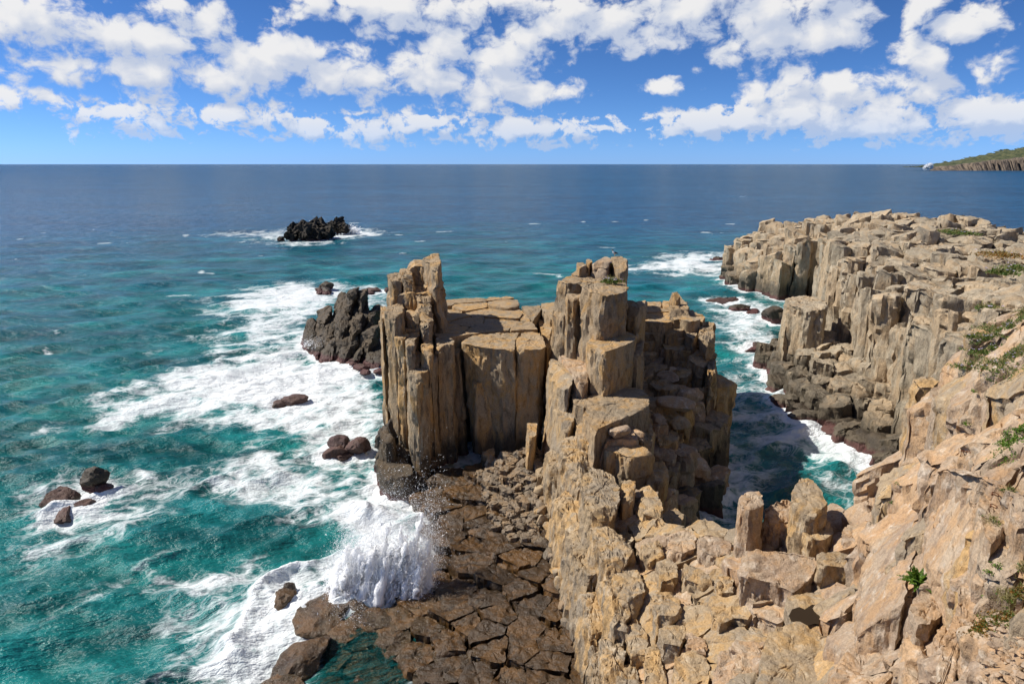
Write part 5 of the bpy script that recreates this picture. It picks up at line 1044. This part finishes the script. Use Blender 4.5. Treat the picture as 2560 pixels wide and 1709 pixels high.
# one plume: jets of broken water rising from the platform edge, each a tapering lump, plus droplets flung off their ends
BASE = np.array([at_y(u, v, 34.0) for u, v in [(826,1468),(875,1505),(940,1530),(1000,1535),(1052,1515)]]); TIPS = np.array([at_y(u, v, 35.0) for u, v in [(832,1440),(872,1352),(905,1330),(935,1318),(965,1290),(1000,1272),(1038,1266),(1066,1290),(1084,1350),(1080,1420)]])
Vs, Ts, off, C, S_ = [], [], 0, [], []
Pb, Tb = ICO[3]
for j in range(64):
    s_ = (j + wr.random()) / 64; b_ = np.array([np.interp(s_, np.linspace(0, 1, len(BASE)), BASE[:, k]) for k in range(3)]); p_ = np.array([np.interp(np.clip(s_ + wr.normal(0, .05), 0, 1), np.linspace(0, 1, len(TIPS)), TIPS[:, k]) for k in range(3)])
    b_ = b_ + np.array([0, wr.normal(0, .35), -0.2]); core = wr.uniform(0.5, 0.85); p_ = b_ + (p_ - b_) * wr.uniform(0.72, 1.12) + np.array([wr.normal(0, .15), wr.normal(0, .5), 0])
    ax = p_ - b_; L = np.linalg.norm(ax); ax /= L; sx_ = np.cross(ax, [0, 1.0, 0]); sx_ /= np.linalg.norm(sx_); sy_ = np.cross(ax, sx_)
    tt = (Pb[:, 2] + 1) / 2; w_ = 0.33 * np.sqrt(np.clip(1 - Pb[:, 2] ** 2, 0, 1)) * (1.25 - 0.75 * tt); an = np.arctan2(Pb[:, 1], Pb[:, 0])
    q_ = b_ + ax * (tt * L * core)[:, None] + (sx_ * (w_ * np.cos(an))[:, None] + sy_ * (w_ * np.sin(an))[:, None])
    nn = sx_ * np.cos(an)[:, None] + sy_ * np.sin(an)[:, None] + ax * Pb[:, 2:3]
    q_ = q_ + nn * (0.22 * fbm(q_ * 1.5, 3, 0.6, 91) + 0.12 * fbm(q_ * 5.0, 3, 0.65, 95))[:, None]; Vs.append(q_); Ts.append(Tb + off); off += len(Pb)
    n = int(2600 * (0.4 + 1.2 * wr.random())); ta = np.clip(np.abs(wr.normal(0.0, 0.62, n)), 0, 1.45); ta = np.where(wr.random(n) < .3, ta, wr.random(n) * 1.08); C.append(b_ + ax * (ta * L)[:, None] + wr.normal(size=(n, 3)) * (0.17 + 0.20 * ta)[:, None]); S_.append(0.015 * np.exp(wr.normal(0, 0.45, n)) * (1.2 - 0.5 * np.clip(ta, 0, 1)))
c2, s2 = burst([(880,1480),(960,1520),(1040,1500)], [(850,1330),(960,1262),(1055,1240),(1100,1330),(1090,1440)], 34.0, 35.0, 120, 40, 0.45, 0.015, 0.35)
c3, s3 = burst([(800,1460),(860,1500),(900,1560)], [(860,1480),(930,1560),(900,1640)], 32.5, 31.5, 60, 60, 0.5, 0.013, 0.3)
spray = droplets('sea_spray', np.concatenate(C + [c2, c3]), np.concatenate(S_ + [s2, s3]), 'white burst of spray thrown up where a wave breaks on the brown platform')
tag(link('broken_water', mesh_np('broken_water', np.concatenate(Vs), np.zeros((0, 4), int), np.concatenate(Ts), m_fo), spray), kind='stuff')
c1, s1 = burst([(755,868),(800,872),(860,880),(925,890)], [(770,840),(815,838),(880,850),(920,862)], at(840, 885, 0)[1], at(840, 885, 0)[1] + .6, 60, 40, 0.3, 0.035, 0.4)
droplets('sea_spray', c1, s1, 'fine spray spattering the foot of the dark jointed reef')
yb = at(2325, 423, 0)[1]
c1, s1 = burst([(2312,420.5),(2320,420.5),(2327,420.5)], [(2312,417),(2320,412),(2325,410),(2331,413)], 2560, 2560, 90, 60, 2.2, 1.6, 0.3)
droplets('sea_spray', c1, s1, 'small white burst of surf off the tip of the far headland')
c1, s1 = burst([(862,586),(880,584),(892,582)], [(860,566),(875,566),(890,574)], at(880, 585, 0)[1], at(880, 585, 0)[1], 40, 40, 0.8, 0.22, 0.4)
c2, s2 = burst([(780,570),(790,566)], [(782,554),(789,552)], at(785, 575, 0)[1], at(785, 575, 0)[1], 20, 40, 0.6, 0.2, 0.4)
droplets('sea_spray', np.concatenate([c1, c2]), np.concatenate([s1, s2]), 'white surf thrown up against the jagged black islet')

# ================================================================== small things on the near cliff
cg = 0.12; hx0, hy0 = 0.0, 2.0; hm = {}
kx = ((near_pts[:, 0] - hx0) / cg).astype(int); ky = ((near_pts[:, 1] - hy0) / cg).astype(int)
HM = np.full((400, 320), -9.0); okk = (kx >= 0) & (kx < 320) & (ky >= 0) & (ky < 400); np.maximum.at(HM, (ky[okk], kx[okk]), near_pts[okk, 2])
def ground_z(x, y):
    i, j = int((x - hx0) / cg), int((y - hy0) / cg)
    if 1 <= i < 318 and 1 <= j < 398:
        w_ = HM[j - 1:j + 2, i - 1:i + 2]; w_ = w_[w_ > -5]
        if len(w_): return float(np.median(w_))
    return float(fz_near([x, y])[0])
fz_near = RBF(fgp)
def hit(u, v):
    """first place where the sight line of a photo point meets the near cliff"""
    d = ray(u, v); best = None
    for k in range(60, 1200):
        t_ = k * 0.03; p_ = d * t_ + np.array([0, 0, CAM_H])
        if p_[0] > 0.2 and p_[1] > 2.2 and ground_z(p_[0], p_[1]) > p_[2]: return p_
    return at(u, v, 10)

def leaf_mat(name, c1_, c2_, tr_=0.35):
    m, t, bs, out = new_mat(name); inf = t.new('ShaderNodeNewGeometry').outputs['Random Per Island']
    c_ = t.mix(inf, c1_, c2_); t.put(bs.inputs['Base Color'], c_); bs.inputs['Roughness'].default_value = 0.6
    tl = t.new('ShaderNodeBsdfTranslucent'); t.put(tl.inputs[0], c_); mx = t.new('ShaderNodeMixShader'); mx.inputs[0].default_value = tr_
    t.l.new(bs.outputs[0], mx.inputs[1]); t.l.new(tl.outputs[0], mx.inputs[2]); t.l.new(mx.outputs[0], out.inputs[0]); return m
ML = {'green': leaf_mat('green_leaves', (0.045,0.10,0.012), (0.13,0.20,0.03)), 'straw': leaf_mat('straw_grass', (0.20,0.17,0.05), (0.34,0.29,0.12)), 'rust': leaf_mat('rusty_leaves', (0.16,0.12,0.02), (0.36,0.15,0.02)), 'fern': leaf_mat('fern_leaves', (0.05,0.13,0.008), (0.16,0.26,0.02)), 'petal': leaf_mat('lilac_petals', (0.55,0.45,0.70), (0.80,0.74,0.86), 0.3)}
def leaves(C, L, W, up):
    """one bent leaf (two quads) per centre, pointing along up"""
    n = len(C); d = up / np.linalg.norm(up, axis=1, keepdims=True); s_ = np.cross(d, wr.normal(size=(n, 3))); s_ /= np.linalg.norm(s_, axis=1, keepdims=True) + 1e-9
    b_ = np.cross(s_, d); L = np.broadcast_to(L, (n,))[:, None]; W = np.broadcast_to(W, (n,))[:, None]
    mid = C + d * L * 0.55 + b_ * L * 0.10; tip = C + d * L * 0.95 - b_ * L * 0.12
    V_ = np.stack([C - s_ * W * .25, C + s_ * W * .25, mid - s_ * W * .5, mid + s_ * W * .5, tip - s_ * W * .08, tip + s_ * W * .08], 1).reshape(-1, 3)
    k = 6 * np.arange(n)[:, None]; return V_, np.concatenate([k + np.array([[0, 1, 3, 2]]), k + np.array([[2, 3, 5, 4]])])
def patch_plant(label, u, v, rx, n, mats, size=0.07, flowers=0, height=0.12, surf=None, group='plants growing on the near cliff', name='cliff_plant', aspect=1.0, cat='plant'):
    c_ = hit(u, v) if surf is None else surf(u, v); e = empty(name, label, cat, group); gz = (lambda x, y: ground_z(x, y)) if surf is None else (lambda x, y: c_[2])
    def spots(k, lift):
        r_ = np.sqrt(wr.random(k)) * rx * (0.75 + 0.35 * np.sin(3 * np.linspace(0, 6.28, k))); a_ = wr.random(k) * 6.283
        x_ = c_[0] + r_ * np.cos(a_); y_ = c_[1] + r_ * np.sin(a_) * aspect; clump = fbm(np.c_[x_ * 3 / rx, y_ * 3 / rx, x_ * 0 + u], 2); keep = clump > -0.18; x_, y_, r_ = x_[keep], y_[keep], r_[keep]
        z_ = np.array([gz(a, b) for a, b in zip(x_, y_)]); z_ = np.clip(z_, c_[2] - 0.6, c_[2] + 0.5); return np.c_[x_, y_, z_ + lift * wr.random(len(x_)) * (1.1 - r_ / rx / 1.3)]
    for mt, frac in mats:
        C = spots(int(n * frac), height); up = wr.normal(size=(len(C), 3)) * np.array([.7, .7, .4]) + np.array([0, 0, 0.7]); tall = 2.2 if mt == 'straw' else 1.0
        V_, Q_ = leaves(C, size * tall * wr.uniform(.6, 1.4, len(C)), size * (0.18 if mt == 'straw' else 0.55), up); o = link('grass_blades' if mt == 'straw' else 'foliage', mesh_np('foliage', V_, Q_, [], ML[mt], None, False), e); tag(o, kind='stuff')
    if flowers:
        C = spots(flowers, 0.02); C[:, 2] += height * 1.15; Vs, Qs_ = [], []
        for k in range(7):
            a_ = k / 7 * 6.283; up = np.tile([math.cos(a_), math.sin(a_), 0.25], (len(C), 1)) + wr.normal(0, .08, (len(C), 3)); V_, Q_ = leaves(C, size * 0.42, size * 0.26, up); Qs_.append(Q_ + sum(map(len, Vs))); Vs.append(V_)
        tag(link('flower_heads', mesh_np('flower_heads', np.concatenate(Vs), np.concatenate(Qs_), [], ML['petal'], None, False), e), kind='stuff')
    return e
patch_plant('green cushion of lilac daisies on the pink rounded rock, under a tawny boulder', 2490, 845, 1.0, 3600, [('green', .8), ('straw', .2)], 0.065, 70, 0.16)
patch_plant('wide grassy mat with lilac daisies running off the frame edge above the pink rock', 2548, 880, 1.3, 5200, [('green', .45), ('straw', .45)], 0.065, 90, 0.14)
patch_plant('low green tuft below the lilac daisy mat', 2530, 908, 0.6, 900, [('green', .8), ('straw', .2)], 0.06, 0, 0.12)
patch_plant('thin fringe of lilac daisies along the lip of the orange-pink boulder', 2415, 880, 0.5, 800, [('green', .7), ('straw', .3)], 0.06, 36, 0.12)
patch_plant('dry yellow-green grass bank at the frame edge beyond the daisies', 2550, 792, 1.3, 4200, [('green', .5), ('straw', .5)], 0.07, 14, 0.15)
patch_plant('bright green shrub growing from the cleft near the iron rings', 2522, 1118, 0.42, 1100, [('fern', 1.0)], 0.055, 0, 0.26)
patch_plant('tiny green tuft in a joint of the pale buttress', 2424, 1018, 0.14, 110, [('fern', 1.0)], 0.05, 0, 0.12)
patch_plant('tiny green tuft on the pale block above the inlet', 2238, 1222, 0.14, 90, [('green', 1.0)], 0.05, 0, 0.12)
patch_plant('little leafy rosette on bare rock above the scree', 2480, 1428, 0.17, 160, [('fern', 1.0)], 0.045, 0, 0.06)
patch_plant('rust and green stonecrop mat spreading over the scree', 2532, 1500, 0.5, 3800, [('rust', .45), ('green', .3), ('straw', .2)], 0.04, 0, 0.07)
patch_plant('rust-orange stonecrop patch at the edge of the scree', 2452, 1568, 0.3, 1800, [('rust', .7), ('green', .3)], 0.035, 0, 0.05)
patch_plant('tangle of dry straw grass at the frame edge over the scree', 2552, 1440, 0.4, 1000, [('straw', .9), ('green', .1)], 0.07, 0, 0.10)
patch_plant('strip of dry grass in the crack behind the ring boulder', 2500, 1255, 0.3, 260, [('straw', .7), ('green', .3)], 0.06, 0, 0.06)
rsurf = lambda u, v: at(u, v, 15.15)
patch_plant('small daisy cushion on the flat top of the narrow ridge', 1530, 706, 0.9, 700, [('green', .7), ('straw', .3)], 0.2, 26, 0.25, rsurf, 'plants on the ridge and far cliff', aspect=0.8)
patch_plant('tiny flowers under the pink block on the ridge crown', 1520, 661, 0.35, 160, [('green', 1.0)], 0.14, 14, 0.15, lambda u, v: at(u, v, 15.9), 'plants on the ridge and far cliff')
for (lab, u, v, y, r_, mt) in [('green patch beneath the crest blocks of the far cliff', 2405, 600, 92, 2.2, 'green'), ('straggling green patch at the crest of the far cliff beside a pale block', 2375, 598, 94, 1.5, 'green'), ('rusty green mat on the far cliff above leaning slabs', 2500, 645, 70, 2.4, 'rust'), ('dark green clump between leaning slabs of the far cliff', 2505, 690, 60, 1.2, 'green'), ('green bank at the frame edge on the far cliff top', 2552, 680, 62, 2.0, 'green'), ('small green tuft in the far cliff near a square block', 2475, 785, 46, 0.8, 'green')]:
    def srf(u, v, y=y):
        p_ = at_y(u, v, y); z_ = float(zt(p_[:2])[0]); return np.array([p_[0], p_[1], max(p_[2], z_) + 0.15])
    patch_plant(lab, u, v, r_, 700, [(mt, .7), ('straw', .3)], 0.24, 10, 0.4, srf, 'plants on the ridge and far cliff', aspect=1.2)
# fern bush in the crack
fc = hit(2296, 1458); fern = empty('fern_bush', 'bright green fern bush sprouting from the long dark crack', 'fern')
for k in range(46):
    a_ = wr.uniform(0, 6.283); el_ = wr.uniform(0.25, 1.3); ln = wr.uniform(0.34, 0.58); d = np.array([math.cos(a_) * math.cos(el_), math.sin(a_) * math.cos(el_), math.sin(el_)])
    n = 20; tt = np.linspace(0.15, 1, n); stem = fc + d * ln * tt[:, None] + np.array([0, 0, -0.12]) * (tt ** 2)[:, None]; sd_ = np.cross(d, [0, 0, 1.0]); sd_ /= np.linalg.norm(sd_) + 1e-9
    V1, Q1 = leaves(stem, 0.11 * (1.15 - tt), 0.045, np.tile(sd_ + d * 0.5, (n, 1))); V2, Q2 = leaves(stem, 0.11 * (1.15 - tt), 0.045, np.tile(-sd_ + d * 0.5, (n, 1)))
    link('frond', mesh_np('frond', np.r_[V1, V2], np.r_[Q1, Q2 + len(V1)], [], ML['fern'], None, False), fern)

# scree of pale stones at the frame's lower corner
rk = Rocks()
scree = empty('scree', 'scatter of pale angular stones on the slope under the stonecrop', 'scree', kind='structure')
for k in range(170):
    u = rng.uniform(2400, 2590); v = rng.uniform(1540, 1740)
    if u < 2440 + (1709 - v) * 0.2: continue
    p_ = hit(u, v); s_ = rng.uniform(0.03, 0.11); rk.boulder((p_[0], p_[1], p_[2] + s_ * 0.2), (s_ * rng.uniform(1, 1.7), s_, s_ * 0.5), scree, M['pink'], name='scree_stone', sub=2, cuts=14, flat=0.45)
rk.finish()

# iron rings let into the boulder
m_ir, t, bs, _ = new_mat('rusty_iron'); q = t.new('ShaderNodeNewGeometry').outputs['Position']
t.put(bs.inputs['Base Color'], t.mix(t.noise(q, 60, 4), (0.10, 0.035, 0.015), (0.20, 0.08, 0.03))); bs.inputs['Roughness'].default_value = 0.8; bs.inputs['Metallic'].default_value = 0.4
def ring(u, v, label, r_=0.07):
    p_ = hit(u, v); e = empty('iron_ring', label, 'ring', 'iron rings fixed in the rock', loc=tuple(p_))
    for nm, R1, R2, tilt, off in (('ring_loop', r_, 0.012, 0.25, (0, 0, 0.03)), ('staple', r_ * 0.3, 0.012, 1.57, (-r_, 0, 0.02))):
        nu, nv = 28, 8; a_ = np.linspace(0, 6.283, nu, endpoint=False); b_ = np.linspace(0, 6.283, nv, endpoint=False); A_, B_ = np.meshgrid(a_, b_, indexing='ij')
        Vx = np.c_[((R1 + R2 * np.cos(B_)) * np.cos(A_)).ravel(), ((R1 + R2 * np.cos(B_)) * np.sin(A_)).ravel(), (R2 * np.sin(B_)).ravel()]
        I, J = np.meshgrid(np.arange(nu), np.arange(nv), indexing='ij'); I2, J2 = (I + 1) % nu, (J + 1) % nv
        Qx = np.c_[(I * nv + J).ravel(), (I2 * nv + J).ravel(), (I2 * nv + J2).ravel(), (I * nv + J2).ravel()]
        o = link(nm, mesh_np(nm, Vx, Qx, [], m_ir), e); o.rotation_euler = (tilt, 0.1, 0.4); o.location = off
ring(2488, 1237, 'rusty iron ring highest on the rounded boulder by the grassy crack'); ring(2484, 1267, 'rusty iron ring lower on the rounded boulder'); ring(2407, 1129, 'small iron ring on the white slab, the one nearer the inlet', 0.05); ring(2421, 1131, 'small iron ring on the white slab, the one beside the pale block', 0.05)

# rain pool in the hollow slab
m, t, bs, _ = new_mat('pool_water'); bs.inputs['Base Color'].default_value = (0.035, 0.023, 0.010, 1); bs.inputs['Roughness'].default_value = 0.03; bs.inputs['IOR'].default_value = 1.33
pp = np.array([at(u, v, 8.19) for u, v in [(1972,1538),(1980,1522),(1998,1516),(2012,1522),(2030,1510),(2058,1512),(2070,1522),(2092,1524),(2108,1540),(2098,1556),(2080,1552),(2064,1562),(2036,1558),(2016,1564),(1992,1556),(1978,1552)]])
pc = pp.mean(0); V_ = np.r_[pp, [pc]]; n = len(pp)
tag(link('rain_pool', mesh_np('rain_pool', V_, [], np.c_[np.full(n, n), np.roll(np.arange(n), -1), np.arange(n)], m)), 'small dark rain pool lying in a hollow of the ochre slab', 'pool', kind='structure')

# gull on the ridge crown
m_w, t, bs, _ = new_mat('gull_white'); bs.inputs['Base Color'].default_value = (0.80, 0.80, 0.80, 1); bs.inputs['Roughness'].default_value = 0.7
m_g, t, bs, _ = new_mat('gull_slate'); bs.inputs['Base Color'].default_value = (0.03, 0.035, 0.045, 1); bs.inputs['Roughness'].default_value = 0.7
m_y, t, bs, _ = new_mat('gull_bill'); bs.inputs['Base Color'].default_value = (0.55, 0.33, 0.03, 1)
def loft(name, pts, rads, mat, parent, flat_=1.0, seg=12):
    pts = np.array(pts, float); V_, Q_ = [], []
    for i, (p_, r_) in enumerate(zip(pts, rads)):
        d = pts[min(i + 1, len(pts) - 1)] - pts[max(i - 1, 0)]; d /= np.linalg.norm(d); s_ = np.cross(d, [0, 1.0, 0.02]); s_ /= np.linalg.norm(s_); b_ = np.cross(d, s_)
        a_ = np.linspace(0, 6.283, seg, endpoint=False); V_.append(p_ + r_ * (np.cos(a_)[:, None] * s_ + flat_ * np.sin(a_)[:, None] * b_))
    k = np.arange(seg); kn = np.roll(k, -1)
    for i in range(len(pts) - 1): Q_.append(np.c_[i * seg + k, i * seg + kn, (i + 1) * seg + kn, (i + 1) * seg + k])
    return link(name, mesh_np(name, np.concatenate(V_), np.concatenate(Q_), [], mat), parent)
gp = at(1536, 639.5, 16.25); gull = empty('gull', 'white gull with dark head standing on the pale block crowning the ridge', 'bird', loc=tuple(gp))
loft('body', [(0.27,0,0.20),(0.2,0,0.22),(0.08,0,0.24),(-0.04,0,0.28),(-0.12,0,0.34),(-0.15,0,0.41),(-0.16,0,0.45)], [0.008,0.05,0.095,0.105,0.085,0.05,0.045], m_w, gull)
loft('head', [(-0.13,0,0.44),(-0.16,0,0.49),(-0.20,0,0.51),(-0.235,0,0.505)], [0.045,0.062,0.052,0.012], m_g, gull)
loft('bill', [(-0.22,0,0.505),(-0.27,0,0.495),(-0.30,0,0.48)], [0.02,0.015,0.004], m_y, gull)
for sgn in (-1, 1):
    loft('wing', [(-0.06,sgn*0.09,0.33),(0.08,sgn*0.105,0.28),(0.22,sgn*0.07,0.23),(0.36,sgn*0.02,0.20)], [0.03,0.075,0.05,0.008], m_g, gull, 0.35)
    loft('leg', [(0.0,sgn*0.035,0.22),(0.01,sgn*0.035,0.10),(0.0,sgn*0.035,-0.02)], [0.014,0.01,0.012], m_y, gull, seg=6)
